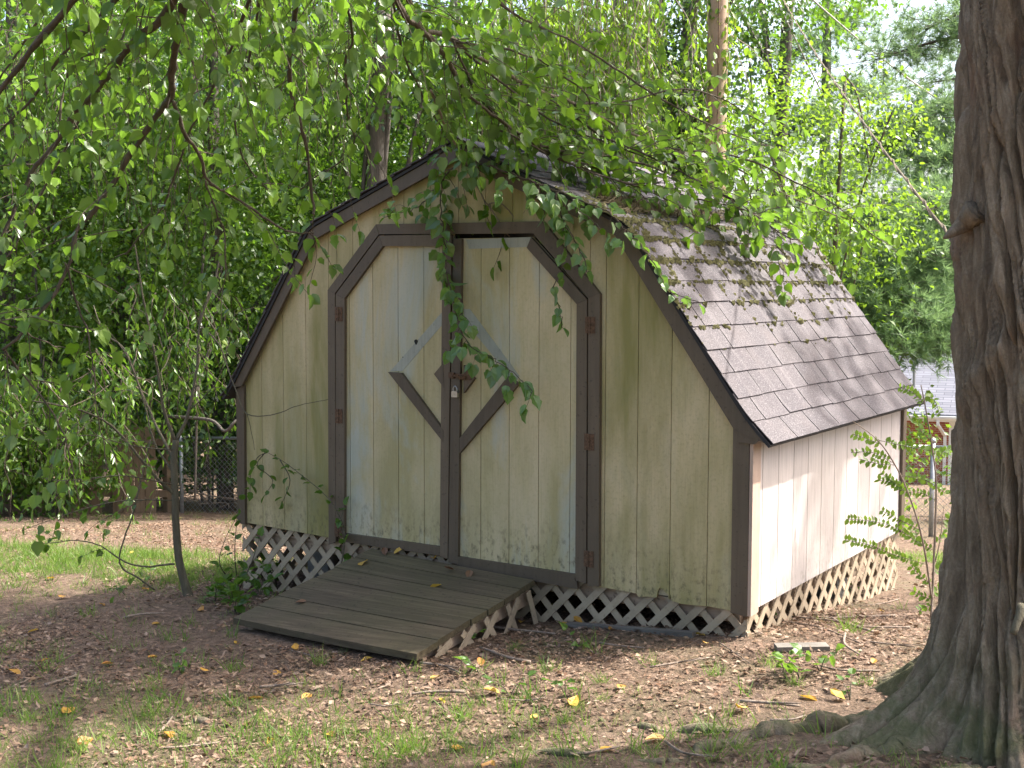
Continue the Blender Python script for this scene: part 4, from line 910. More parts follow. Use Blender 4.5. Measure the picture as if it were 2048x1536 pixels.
for a, b in zip(ends[:-1], ends[1:]):
    L = np.linalg.norm(b-a); u = (b-a)/L
    ss = np.linspace(0, L, int(L/2.4)+2); pts = [(*(a+u*s), float(gz(*(a+u*s)))+ch) for s in ss]
    add('top_rail', MB().tube(pts, 0.021, 8), M['galv'], cf, True)
    for s in ss[:-1] if a is not ends[1] else ss:
        p = a+u*s; z = float(gz(*p)); mb = MB().tube([(*p, z-0.2), (*p, z+ch+0.05)], 0.027, 8); add('post', mb, M['galv'], cf, True)
        add('post_cap', MB().tube([(*p, z+ch+0.05), (*p, z+ch+0.085), (*p, z+ch+0.10)], [0.032, 0.028, 0.008], 8), M['galv'], cf, True)
    for sg in (1, -1):
        s = -ch
        while s < L+ch:
            s0, s1 = (s, s+ch) if sg > 0 else (s+ch, s); c0, c1 = np.clip([s0, s1], 0, L)
            if abs(c1-c0) > 0.05:
                t0, t1 = abs(c0-s0)/ch, abs(c1-s0)/ch; p, q = a+u*c0, a+u*c1
                wires.tube([(*p, float(gz(*p))+0.03+t0*(ch-0.05)), (*q, float(gz(*q))+0.03+t1*(ch-0.05))], 0.0022, 3, False)
            s += 0.075
add('wire_mesh', wires, M['galv'], cf, kind='stuff')

# ================================================================== UTILITY POLE AND CABLES
pp = at(1423, 800, 16.0); pz = float(gz(pp[0], pp[1]))
pole = empty('utility_pole', (pp[0], pp[1], pz), 'bare brown wooden utility pole rising behind the shed roof', 'utility pole')
zz = np.linspace(pz-0.3, pz+9.5, 14); add('shaft', MB().tube([(pp[0]+0.02*(z-pz)/9, pp[1], z) for z in zz], np.linspace(0.165, 0.125, 14), 18), M['polewood'], pole, True)
gw = [(pp[0]+0.155*math.cos(-0.9), pp[1]+0.155*math.sin(-0.9)-0.02, z) for z in zz[1:]]
add('ground_wire', MB().tube(gw, 0.008, 5), M['rust'], pole, True)
hcar = at(2060, 1000, 41)
def cable(p, q, sag, r, label, twist=0):
    t = np.linspace(0, 1, 40)[:, None]; P = p*(1-t)+q*t; P[:, 2] -= sag*4*(t*(1-t))[:, 0]; mb = MB().tube(P, r, 6)
    if twist:
        a = np.linspace(0, twist*2*math.pi, 240); t2 = np.linspace(0, 1, 240)[:, None]; P2 = p*(1-t2)+q*t2; P2[:, 2] -= sag*4*(t2*(1-t2))[:, 0]
        P2 += (RX[None]*np.cos(a)[:, None]+UX[None]*np.sin(a)[:, None])*r*1.9; mb.tube(P2, r*0.75, 5)
    add('cable', mb, M['wire'] if not twist else M['palebranch'], None, label=label, category='cable')
ptop = np.array([pp[0], pp[1], pz+8.6])
cable(at(1535, -60, 14), at(1925, 505, 4.35), 0.10, 0.0045, 'twisted woody cable slanting down to the furrowed tree trunk', 26)
cable(ptop, at(1990, 720, 38), 0.9, 0.012, 'thin pale service cable crossing in front of the pines')
cable(ptop+np.array([0, 0, -0.4]), at(2090, 300, 26), 0.5, 0.014, 'dark sagging line running from the pole past the pines')

# ================================================================== BRICK HOUSE BEYOND THE FENCE
def brick_mat():
    m, nt, b = new_mat('red_brick'); t = nd(nt, 'ShaderNodeTexBrick'); tc = nd(nt, 'ShaderNodeTexCoord'); mp = nd(nt, 'ShaderNodeMapping')
    mp.inputs['Rotation'].default_value = (math.radians(90), 0, 0); nt.links.new(tc.outputs['Object'], mp.inputs[0]); nt.links.new(mp.outputs[0], t.inputs['Vector'])
    t.inputs['Scale'].default_value = 1.0; t.inputs['Brick Width'].default_value = 0.215; t.inputs['Row Height'].default_value = 0.075; t.inputs['Mortar Size'].default_value = 0.008
    t.inputs['Color1'].default_value = (0.27, 0.075, 0.04, 1); t.inputs['Color2'].default_value = (0.36, 0.115, 0.06, 1); t.inputs['Mortar'].default_value = (0.48, 0.38, 0.32, 1)
    nt.links.new(t.outputs['Color'], b.inputs['Base Color']); b.inputs['Roughness'].default_value = 0.9; bump(nt, b, t.outputs['Fac'], -0.5, 0.01); return m
def hroof_mat():
    m, nt, b = new_mat('blue_grey_roof'); t = nd(nt, 'ShaderNodeTexBrick'); tc = nd(nt, 'ShaderNodeTexCoord')
    nt.links.new(tc.outputs['Object'], t.inputs['Vector']); t.inputs['Scale'].default_value = 1.0; t.inputs['Brick Width'].default_value = 0.55; t.inputs['Row Height'].default_value = 0.145; t.inputs['Mortar Size'].default_value = 0.012
    t.inputs['Color1'].default_value = (0.11, 0.115, 0.14, 1); t.inputs['Color2'].default_value = (0.17, 0.175, 0.205, 1); t.inputs['Mortar'].default_value = (0.06, 0.06, 0.08, 1)
    nt.links.new(t.outputs['Color'], b.inputs['Base Color']); b.inputs['Roughness'].default_value = 0.85; return m
M['brick'] = brick_mat(); M['hroof'] = hroof_mat()
gl, gr = at(1700, 808, 41.5), at(1916, 827, 40.0)         # eave line as seen
hu = gr[:2]-gl[:2]; hu /= np.linalg.norm(hu); ang = math.atan2(hu[1], hu[0]); ez = float(gr[2]); hb = -4.75
house = bpy.data.objects.new('brick_house', None); COL.objects.link(house); house.location = (gr[0], gr[1], hb); house.rotation_euler = (0, 0, ang); OFF[house] = np.zeros(3)
props(house, 'red brick house with blue-grey shingle roof beyond the chain-link fence', 'house')
HH = ez-hb
def hp(name, mb, mat, par=house, **kw):
    o = bpy.data.objects.new(name, mk_mesh(name, mb.v, mb.f, mat)); COL.objects.link(o); o.parent = par; return props(o, **kw)
hw_ = hp('wall', MB().box((-12, 0.35, -0.4), (-0.12, 8.5, HH-0.12)), M['brick'])
hp('corner_board', MB().box((-0.30, 0.325, -0.2), (-0.0, 0.349, HH-0.14)), M['white'])
rf_ = hp('roof', MB().poly([(-12.6, -0.12, HH-0.04), (0.35, -0.12, HH-0.04), (0.35, 4.4, HH+2.3), (-12.6, 4.4, HH+2.3), (0.35, 8.9, HH-0.04), (-12.6, 8.9, HH-0.04),
     (-12.6, -0.12, HH-0.12), (0.35, -0.12, HH-0.12), (0.35, 4.4, HH+2.22), (-12.6, 4.4, HH+2.22), (0.35, 8.9, HH-0.12), (-12.6, 8.9, HH-0.12)],
     [(0, 1, 2, 3), (3, 2, 4, 5), (6, 9, 8, 7), (9, 11, 10, 8), (0, 6, 7, 1), (1, 7, 8, 2), (2, 8, 10, 4), (3, 9, 6, 0), (5, 11, 9, 3), (4, 10, 11, 5)]), M['hroof'])
hp('gable_end', MB().poly([(-0.10, 0.36, HH-0.12), (-0.10, 8.5, HH-0.12), (-0.10, 4.4, HH+2.15), (-0.2, 0.36, HH-0.12), (-0.2, 8.5, HH-0.12), (-0.2, 4.4, HH+2.15)], [(0, 1, 2), (5, 4, 3), (0, 3, 4, 1), (1, 4, 5, 2), (2, 5, 3, 0)]), M['white'])
hp('rake_board', MB().poly([(0.351, -0.16, HH-0.20), (0.351, -0.16, HH-0.02), (0.351, 4.4, HH+2.33), (0.351, 4.4, HH+2.13), (0.40, -0.16, HH-0.20), (0.40, -0.16, HH-0.02), (0.40, 4.4, HH+2.33), (0.40, 4.4, HH+2.13)], [(0, 3, 2, 1), (4, 5, 6, 7), (0, 1, 5, 4), (1, 2, 6, 5), (3, 0, 4, 7)]), M['white'])
hp('fascia', MB().box((-12.6, -0.115, HH-0.30), (0.33, -0.09, HH-0.125)), M['white']); hp('soffit', MB().box((-12.6, -0.088, HH-0.30), (0.33, 0.34, HH-0.27)), M['white'])
hp('gutter', MB().poly([(-12.6, -0.117, HH-0.10), (-12.6, -0.24, HH-0.10), (-12.6, -0.24, HH-0.16), (-12.6, -0.20, HH-0.23), (-12.6, -0.117, HH-0.23), (0.34, -0.117, HH-0.10), (0.34, -0.24, HH-0.10), (0.34, -0.24, HH-0.16), (0.34, -0.20, HH-0.23), (0.34, -0.117, HH-0.23)],
     [(0, 1, 6, 5), (1, 2, 7, 6), (2, 3, 8, 7), (3, 4, 9, 8), (0, 4, 3, 2, 1), (5, 6, 7, 8, 9)]), M['white'])
ds = MB()
for a, b in (((-0.62, -0.18, HH-0.22), (-0.62, -0.18, HH-0.42)), ((-0.62, -0.18, HH-0.40), (-0.42, 0.25, HH-0.80)), ((-0.42, 0.27, HH-0.76), (-0.42, 0.27, 0.1))): ds.bar(a, b, 0.10, 0.07, (0.0, 0.35, 0.94) if a[1] != b[1] else (0, 1, 0))
hp('downspout', ds, M['white'])
vx = -1.55; vp = MB().tube([(vx, 0.95, HH+0.45), (vx, 0.95, HH+1.85)], 0.055, 10); v_ = hp('vent_pipe', vp, M['galv'], rf_)
hp('vent_collar', MB().tube([(vx, 0.95, HH+0.40), (vx, 0.95, HH+0.62), (vx, 0.95, HH+0.70)], [0.22, 0.12, 0.075], 10), M['white'], rf_)

# ================================================================== BACKGROUND TREES
def tree(name, label, px, d, H, crown_list, mat, tmpl, trunk_r=0.14, lean=0.0, seed=0, group=None, bark='fartrunk', limbs=5):
    b = at(px, 800, d); z0 = float(gz(b[0], b[1])); g = np.random.default_rng(seed)
    t = empty(name, (b[0], b[1], z0), label, 'tree', group)
    tr = smooth_path([(b[0], b[1], z0-0.2), (b[0]+lean*0.3, b[1], z0+H*0.35), (b[0]+lean, b[1]+0.2, z0+H)], 5)
    mb = MB().tube(tr, np.linspace(trunk_r, trunk_r*0.45, len(tr)), 10)
    F = Fol()
    for (cx, cy, cz, rx, ry, rzz, ncl, per, ls, cs) in crown_list:
        c = np.array([b[0]+cx, b[1]+cy, z0+cz]); 
        for k in range(limbs):
            i = g.integers(len(tr)//3, len(tr)); e = c+norm(g.normal(size=3))*np.array([rx, ry, rzz])*0.7
            pth = smooth_path([tr[i], (tr[i]+e)/2+np.array([0, 0, 0.3]), e], 4); mb.tube(pth, np.linspace(trunk_r*0.28, 0.012, len(pth)), 6, False)
        F.many(*crown(c, (rx, ry, rzz), ncl, per, ls, cs, 0.35, 0.6, 0, int(g.integers(1e6))))
    add('trunk', mb, M[bark], t, True)
    link('crown', F.mesh('crown', tmpl, M[mat], OFF[t]), t, kind='stuff'); return t
LW = 'trees of the thicket behind the fence'
specs = [(-260, 18, 7.5, 'left edge thicket tree leaning over the board fence'), (20, 17.2, 7.8, 'bushy thicket tree standing just behind the board fence'), (240, 18.6, 8.4, 'tall thicket tree with dense dark foliage behind the sapling'),
         (450, 17.4, 8.2, 'thicket tree draped with brown vine stems behind the shed corner'), (650, 19.5, 8.6, 'broad thicket tree behind the left roof slope'), (860, 18.8, 8.4, 'thicket tree rising behind the shed roof peak'), (1010, 21.0, 9.0, 'far thicket tree seen over the roof peak')]
for k, (px, d, H, lab) in enumerate(specs):
    cl = [(0, 0, H*0.78, 2.2, 1.8, 2.2, 220, 42, 0.088, 0.30), (0.3, -0.2, H*0.48, 2.2, 1.7, 1.7, 205, 42, 0.084, 0.30), (-0.2, -0.4, H*0.22, 1.9, 1.5, 1.2, 130, 42, 0.08, 0.27)]
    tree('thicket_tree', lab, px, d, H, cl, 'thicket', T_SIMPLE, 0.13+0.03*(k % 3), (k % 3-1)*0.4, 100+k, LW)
tree('ivy_clad_tree', 'dark tree trunk thickly clad in ivy beside the utility pole', 1350, 18.2, 8.5, [(0, -0.1, 4.2, 0.42, 0.42, 3.8, 240, 40, 0.075, 0.14), (0, 0.4, 7.2, 1.8, 1.6, 1.8, 120, 36, 0.09, 0.25)], 'ivy', T_SIMPLE, 0.24, 0.1, 210)
tree('ivy_clad_tree', 'dark ivy-covered trunk seen between leaves left of the roof peak', 742, 16.6, 7.5, [(0, -0.1, 2.4, 0.36, 0.36, 1.7, 90, 36, 0.075, 0.14), (0, 0.4, 6.4, 1.7, 1.5, 1.3, 100, 36, 0.09, 0.25)], 'ivy', T_SIMPLE, 0.24, 0.1, 211)
BW = 'sunlit trees behind the shed roof'
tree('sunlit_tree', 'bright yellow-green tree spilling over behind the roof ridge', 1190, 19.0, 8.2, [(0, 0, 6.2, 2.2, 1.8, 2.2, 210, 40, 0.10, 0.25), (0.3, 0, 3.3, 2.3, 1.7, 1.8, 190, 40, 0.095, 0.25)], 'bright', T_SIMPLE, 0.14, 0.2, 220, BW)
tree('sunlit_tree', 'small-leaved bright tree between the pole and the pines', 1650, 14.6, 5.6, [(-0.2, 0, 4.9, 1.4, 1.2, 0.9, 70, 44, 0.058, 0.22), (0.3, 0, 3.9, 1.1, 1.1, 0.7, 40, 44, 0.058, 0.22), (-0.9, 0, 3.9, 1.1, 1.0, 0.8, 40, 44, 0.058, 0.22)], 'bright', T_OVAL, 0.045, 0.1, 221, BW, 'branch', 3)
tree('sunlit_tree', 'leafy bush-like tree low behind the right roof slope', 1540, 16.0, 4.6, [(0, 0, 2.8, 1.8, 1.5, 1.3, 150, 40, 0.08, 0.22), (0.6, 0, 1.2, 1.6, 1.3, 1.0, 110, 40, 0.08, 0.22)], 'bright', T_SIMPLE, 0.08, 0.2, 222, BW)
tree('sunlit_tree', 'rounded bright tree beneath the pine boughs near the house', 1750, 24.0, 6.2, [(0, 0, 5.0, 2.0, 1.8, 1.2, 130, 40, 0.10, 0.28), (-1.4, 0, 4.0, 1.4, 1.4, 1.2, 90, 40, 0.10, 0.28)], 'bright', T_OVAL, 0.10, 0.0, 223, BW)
tree('tall_trunk_tree', 'tall dark bare-trunked tree right of the utility pole', 1532, 21.0, 10.0, [(0, 0, 9.4, 2.2, 2.0, 1.6, 120, 36, 0.11, 0.3)], 'thicket', T_SIMPLE, 0.20, 0.25, 230)
# draping vine curtains
def curtain(label, boxes, mat, tmpl, ls, seed, stem='drytwig'):
    g = np.random.default_rng(seed); F = Fol(); mb = MB(); c0 = None
    for (x0, x1, y0, y1, d0, d1, n, Lm) in boxes:
        for _ in range(n):
            p = at(x0+(x1-x0)*g.random(), y0+(y1-y0)*g.random(), d0+(d1-d0)*g.random()); L = Lm*(0.5+g.random()); c0 = p if c0 is None else c0
            sw_ = g.normal(size=3)*np.array([0.25, 0.25, 0]); pts = [p+np.array([0, 0, -L*t])+sw_*math.sin(2.2*t)+g.normal(size=3)*0.03 for t in np.linspace(0, 1, 6)]
            sp = smooth_path(pts, 3); mb.tube(sp, np.linspace(0.007, 0.003, len(sp)), 4, False)
            Q, Tn, t = along(sp, 0.055, 0.0); m = len(Q); side = norm(g.normal(size=(m, 3)))
            Dv = norm(np.array([0, 0, -1.0])+side*0.75); N = norm(np.cross(Dv, g.normal(size=(m, 3)))+np.array([0, 0, 0.5])); r0 = g.random()
            F.many(Q+side*0.03, Dv, N, ls*(0.6+0.8*g.random(m)), np.clip(r0*0.5+0.5*g.random(m), 0, 1))
    o = empty('draping_vine', tuple(c0), label, 'vine'); add('stem', mb, M[stem], o, kind='stuff'); link('foliage', F.mesh('foliage', tmpl, M[mat], OFF[o]), o, kind='stuff')
curtain('curtain of bright yellow-green vine hanging behind the roof ridge', [(1000, 1340, -150, 150, 15.0, 16.5, 210, 1.5), (1180, 1320, 60, 200, 15.0, 16.2, 60, 1.1)], 'bright', T_NARROW, 0.105, 301)
curtain('curtain of drab vine with brown stems hanging in the thicket', [(470, 700, -140, 110, 14.6, 16, 120, 1.5), (-60, 420, -100, 300, 14.8, 16, 130, 1.4)], 'thicket', T_NARROW, 0.10, 302, 'branch')
curtain('low curtain of drooping leaves in front of the board fence', [(-60, 260, 700, 880, 13.6, 14.8, 120, 0.8), (260, 480, 560, 760, 14.2, 15.4, 60, 0.8)], 'thicket', T_NARROW, 0.105, 303, 'branch')
curtain('sunny vine strands climbing the utility pole', [(1385, 1470, -60, 140, 15.55, 15.75, 26, 0.9)], 'bright', T_OVAL, 0.09, 304)
# shrubs along the fence
def shrub(label, px, d, H, r, mat, tmpl, seed, n=90, ls=0.085, group='shrubs along the fence'):
    b = at(px, 800, d); z0 = float(gz(b[0], b[1])); g = np.random.default_rng(seed); o = empty('shrub', (b[0], b[1], z0), label, 'shrub', group); mb = MB()
    for k in range(9):
        a = g.random()*6.28; e = np.array([b[0]+r*0.7*math.cos(a), b[1]+r*0.7*math.sin(a), z0+H*(0.6+0.4*g.random())]); mb.tube(smooth_path([(b[0]+0.1*math.cos(a), b[1]+0.1*math.sin(a), z0-0.05), (b[0]+r*0.3*math.cos(a), b[1]+r*0.3*math.sin(a), z0+H*0.5), e], 4), np.linspace(0.018, 0.005, 9), 5, False)
    add('stem', mb, M['fartrunk'], o)
    link('foliage', leaf_mesh('foliage', *crown((b[0], b[1], z0+H*0.55), (r, r, H*0.5), n, 34, ls, 0.16, 0.3, 0.5, 0, seed), tmpl, M[mat], OFF[o]), o, kind='stuff')
SHR = [(-80, 14.6, 1.9, 0.9, 'thicket', 'drooping shrub against the board fence at its far end'), (110, 14.9, 1.5, 0.8, 'thicket', 'shrub pressed against the board fence'), (420, 16.6, 2.6, 1.1, 'ivy', 'dark shrub behind the chain-link fence beside the shed corner'),
       (560, 17.2, 3.0, 1.2, 'ivy', 'tall dark shrub hidden behind the shed'), (1690, 14.4, 0.5, 0.5, 'bright', 'low bright shrub at the chain-link fence near its post'), (2090, 15.6, 0.55, 0.7, 'bright', 'bright shrub before the brick house wall'),
       (2060, 16.5, 1.2, 0.9, 'thicket', 'green shrub behind the furrowed tree'), (1610, 20.0, 1.3, 1.2, 'bright', 'wide sunny bush in the neighbouring yard')]
for k, (px, d, H, r, mt, lab) in enumerate(SHR): shrub(lab, px, d, H, r, mt, T_SIMPLE if mt != 'bright' else T_OVAL, 400+k)

# ================================================================== PINES
def pine(label, px, d, boughs, seed, H=11, tr=0.17):
    b = at(px, 800, d); z0 = float(gz(b[0], b[1])); g = np.random.default_rng(seed); o = empty('pine_tree', (b[0], b[1], z0), label, 'tree', 'pines beyond the fence')
    add('trunk', MB().tube([(b[0], b[1], z0-0.2), (b[0], b[1], z0+H*0.5), (b[0], b[1], z0+H)], [tr, tr*0.75, tr*0.3], 12), M['fartrunk'], o, True)
    mb = MB(); F = Fol()
    for (ex, ey, ed, nt2, spread) in boughs:
        e = at(ex, ey, ed); s = np.array([b[0], b[1], min(e[2]+0.35, z0+H)]); pth = smooth_path([s, s*0.5+e*0.5+np.array([0, 0, 0.12]), e], 5); mb.tube(pth, np.linspace(0.05, 0.008, len(pth)), 6, False)
        Q = along(pth, 0.02, 0.25)[0]
        for _ in range(int(nt2*1.9)):
            i = int(len(Q)*(g.random()**0.6)*0.999); off = g.normal(size=3)*np.array([1, 1, 0.45])*spread*(0.35+0.65*i/len(Q)); p = Q[i]+off
            if g.random() < 0.25: mb.tube([Q[i], (Q[i]+p)/2+np.array([0, 0, 0.02]), p], [0.006, 0.005, 0.003], 4, False)
            ax = norm(norm(off)*0.8+np.array([0, 0, 0.35])+g.normal(size=3)*0.25); m = 30
            Dv = norm(ax*0.75+g.normal(size=(m, 3))*0.62); F.many(np.repeat(p[None], m, 0)+Dv*0.01, Dv, g.normal(size=(m, 3)), 0.15*(0.7+0.5*g.random(m)), np.clip(g.random()*0.5+0.5*g.random(m), 0, 1))
    add('boughs', mb, M['fartrunk'], o, True, kind='stuff')
    t = (np.array([(-0.030, 0, 0), (0.030, 0, 0), (0, 1, -0.05)]), [(0, 1, 2)])
    link('needles', F.mesh('needles', t, M['pine'], OFF[o]), o, kind='stuff')
pine('white pine with long soft needles reaching left above the brick house', 2030, 18.0, [(1790, 250, 17.2, 170, .42), (1860, 330, 17, 150, .38), (1700, 300, 17.8, 130, .42), (1810, 420, 16.8, 150, .38), (1660, 470, 17.5, 150, .42), (1745, 590, 15.4, 320, .38), (1770, 690, 15.2, 340, .36), (1850, 650, 15.2, 320, .38), (1690, 650, 15.4, 200, .34), (1880, 700, 15.2, 180, .32), (1660, 560, 15.4, 200, .36), (1800, 500, 15.4, 240, .38), (1860, 420, 15.4, 200, .38), (1750, 120, 18, 120, .5), (1850, 60, 18, 120, .5), (1740, 500, 16.5, 160, .4), (1880, 520, 17, 130, .4)], 501)
pine('taller pine standing farther back near the pole', 1640, 24.0, [(1560, 120, 23.5, 120, .55), (1700, 60, 23.5, 130, .55), (1600, 250, 23.2, 120, .5), (1740, 200, 23.5, 120, .5), (1500, 300, 23.5, 110, .5), (1680, 380, 23, 120, .5), (1560, 420, 23, 110, .5), (1780, 350, 23.5, 110, .5)], 502, 12)
pine('pale pine at the back of the neighbouring yard', 2070, 27.0, [(1780, 180, 26.5, 120, .6), (1900, 120, 26.5, 120, .6), (1800, 330, 26.2, 120, .55), (1900, 300, 26, 120, .55), (1760, 480, 26, 110, .5), (1890, 440, 26, 110, .5), (1660, 560, 26, 90, .5)], 503, 13)
# far woodland that closes the horizon all round
def mid_wood():
    g = np.random.default_rng(19); n = 26000; px = -700+2150*g.random(n); d = 29+9*g.random(n); b = np.array([at(p, 617, q)[:2] for p, q in zip(px, d)])
    zg = gz(b[:, 0], b[:, 1]); hm = 9.5+4*vnoise(px/140, px*0, 12)+2*vnoise(px/45, px*0, 13); P = np.stack([b[:, 0], b[:, 1], zg+hm*g.random(n)**0.85], -1)
    cl = vnoise(px/60, P[:, 2]*1.1, 14); Dv = norm(g.normal(size=(n, 3))+np.array([0, 0, -0.6])); N = norm(g.normal(size=(n, 3))+np.array([0, 0, 0.7]))
    link('background_woodland', leaf_mesh('background_woodland', P, Dv, N, 0.24+0.26*g.random(n), np.clip(cl*0.6+0.4*g.random(n), 0, 1), T_LOBED[1], M['thicket'], (0, 0, 0)), None, None, label='dense green woodland closing the gaps behind the thicket trees', category='woodland', kind='stuff')
mid_wood()
def far_wood():
    g = np.random.default_rng(9); n = 30000; a = g.random(n)*2*math.pi; r = 58+g.random(n)*18
    X = 2+r*np.cos(a); Y = r*np.sin(a); hmax = 9+4*vnoise(a*9, a*0, 4)+3*vnoise(a*31, a*0, 6); lowz = gz(X, Y); Z = lowz+hmax*g.random(n)**0.8
    # the house-side of the camera is an open garden: only a low hedge line there
    dirc = np.stack([np.cos(a), np.sin(a)], -1)@FX[:2]; Z = np.where(dirc < -0.2, lowz+(Z-lowz)*0.45, Z)
    P = np.stack([X, Y, Z], -1); Dv = norm(g.normal(size=(n, 3))+np.array([0, 0, -0.5])); N = norm(g.normal(size=(n, 3))+np.array([0, 0, 0.6]))
    link('far_woodland', leaf_mesh('far_woodland', P, Dv, N, 0.9+0.9*g.random(n), g.random(n), T_LOBED[1], M['farleaf'], (0, 0, 0)), None, None, label='distant green woodland closing the view behind the pines', category='woodland', kind='stuff')
far_wood()

# ================================================================== GROUND COVER
def outside_shed(X, Y, m=0.02): return ~((X > -m) & (X < W+m) & (Y > -m) & (Y < D+m))
def under_ramp(X, Y): return (X > 0.95) & (X < 2.45) & (Y > -1.02) & (Y < 0.0)
def vis_xy(X, Y, m=750): return in_view(np.stack([X, Y, gz(X, Y)], -1), m)
def litter():
    g = np.random.default_rng(21); PP, DD, NN, SS, RR = [], [], [], [], []
    for (x0, x1, y0, y1, dens) in ((-0.5, 6.6, -3.6, 3.5, 3600), (-5.5, -0.5, -3.6, 4.5, 1800), (-13, -0.5, 0, 9, 420), (-0.5, 6, 3.5, 9, 300)):
        n = int((x1-x0)*(y1-y0)*dens); X = x0+(x1-x0)*g.random(n); Y = y0+(y1-y0)*g.random(n)
        v, z = vis_xy(X, Y); cov = fbm(X*1.1, Y*1.1, 71); k = v & ~under_ramp(X, Y) & (g.random(n) < np.clip((cov-0.30)*2.8, 0.12, 1.0)) & (z > 2.5)
        X, Y = X[k], Y[k]; m = len(X); a = g.random(m)*6.283; tilt = g.normal(size=m)*0.28
        PP.append(np.stack([X, Y, gz(X, Y)+0.002+0.012*g.random(m)], -1)); DD.append(norm(np.stack([np.cos(a), np.sin(a), tilt], -1)))
        NN.append(norm(np.stack([g.normal(size=m)*0.38, g.normal(size=m)*0.38, np.ones(m)], -1))); SS.append(0.009+0.034*g.random(m)**2.8); RR.append(g.random(m))
    P = np.concatenate(PP); print('litter', len(P)); curl = (np.array([(0, 0, 0), (0.30, 0.35, 0.16), (0.05, 1, -0.02), (-0.32, 0.5, 0.12)]), [(0, 1, 2), (0, 2, 3)])
    shard = (np.array([(0, 0, 0), (0.16, 0.3, 0.07), (0, 1.3, 0.03), (-0.14, 0.6, 0.05)]), [(0, 1, 2), (0, 2, 3)])
    link('leaf_litter', leaf_mesh('leaf_litter', P, np.concatenate(DD), np.concatenate(NN), np.concatenate(SS), np.concatenate(RR), [curl, T_SIMPLE, shard], M['litter'], (0, 0, 0)), None, None,
         label='brown fallen leaf litter covering the yard', category='leaf litter', kind='stuff')
litter()
def grass():
    g = np.random.default_rng(23); n = 70000; X = -7+14.5*g.random(n); Y = -3.8+9.4*g.random(n); v, z = vis_xy(X, Y)
    nz = fbm(X*0.9+3, Y*0.9, 81); patch = np.clip((nz-0.44)*5, 0, 1)
    near = np.clip((-0.75-Y-0.10*(X-3))/0.9, 0, 1)*np.clip((5.75-z)/0.7, 0.12, 1)
    strip_ = np.exp(-(((X+2.1)/1.9)**2))*np.exp(-(((Y-0.35-0.10*X)/0.55)**2))*1.6
    rear = ((Y > 5.0) & (X > 1)).astype(float)*0.8
    w = np.clip(near*(0.32+1.2*patch), 0, 1)+strip_+rear*0.7+0.015; k = v & (g.random(n) < w) & outside_shed(X, Y, 0.1) & ~under_ramp(X, Y)
    X, Y = X[k], Y[k]; m = len(X); nb = 13; Xb = np.repeat(X, nb)+g.normal(size=m*nb)*0.028; Yb = np.repeat(Y, nb)+g.normal(size=m*nb)*0.028
    Dv = norm(np.stack([g.normal(size=m*nb)*0.55, g.normal(size=m*nb)*0.55, np.ones(m*nb)], -1)); L = np.repeat(0.024+0.075*g.random(m)**2, nb)*(0.6+0.8*g.random(m*nb))
    print('grass', m*nb); blade = (T_BLADE[0]*np.array([1.1, 1, 1]), T_BLADE[1])
    link('grass', leaf_mesh('grass', np.stack([Xb, Yb, gz(Xb, Yb)-0.004], -1), Dv, g.normal(size=(m*nb, 3)), L, np.clip(np.repeat(g.random(m), nb)*0.6+0.4*g.random(m*nb), 0, 1), blade, M['grass'], (0, 0, 0)), None, None,
         label='thin patchy green grass growing through the leaf litter', category='grass', kind='stuff')
grass()
def zone(p):
    x, y = p[0], p[1]
    if np.hypot(x-TB[0], y-TB[1]) < 1.15: return 'beside the spreading tree root'
    if x > 3.4 and y > -0.35: return 'beside the side wall lattice'
    if y > -0.5 and 2.4 < x <= 3.4: return 'just below the front lattice'
    if x < 0.7 and y > -0.9: return 'near the sapling trunk'
    if y < -1.0 and 0.8 < x < 2.6 and y > -1.7: return 'in front of the low end of the ramp'
    if x <= 1.6: return 'on the shaded bare soil'
    if x > 3.2: return 'on the open litter between tree and shed'
    return 'on the sunny patchy grass'
# single grass tufts that stand out
TUF = [(1030, 1300), (1430, 1350), (1205, 1400), (1205, 1365), (1700, 1260), (1480, 1500), (1730, 1370), (640, 1330), (700, 1470), (930, 1440), (160, 1500), (1130, 1445), (1300, 1330), (370, 1480), (60, 1440), (815, 1500), (1590, 1370), (1100, 1340), (1540, 1330), (280, 1440)]
tm = None; blade = (T_BLADE[0]*np.array([0.8, 1, 1.8]), T_BLADE[1])
for k, (x, y) in enumerate(TUF):
    p = ground(x, y); g = np.random.default_rng(600+k)
    if True:
        m = 40+int(50*g.random()); Dv = norm(np.stack([g.normal(size=m)*0.55, g.normal(size=m)*0.55, np.ones(m)], -1)); B = np.stack([np.clip(g.normal(size=m), -1.6, 1.6)*0.024, np.clip(g.normal(size=m), -1.6, 1.6)*0.024, np.zeros(m)-0.006], -1)
        tm = leaf_mesh('grass_tuft', B, Dv, g.normal(size=(m, 3)), 0.035+0.075*g.random(m)**1.5, np.clip(g.random()*0.4+0.6*g.random(m), 0, 1), blade, M['grass'], (0, 0, 0))
    o = link('grass_tuft', tm, None, p, label='small green grass tuft standing '+zone(p), category='grass tuft', group='grass tufts in the yard'); o.rotation_euler = (0, 0, g.random()*6.28); s = 0.7+0.6*g.random(); o.scale = (s, s, s)
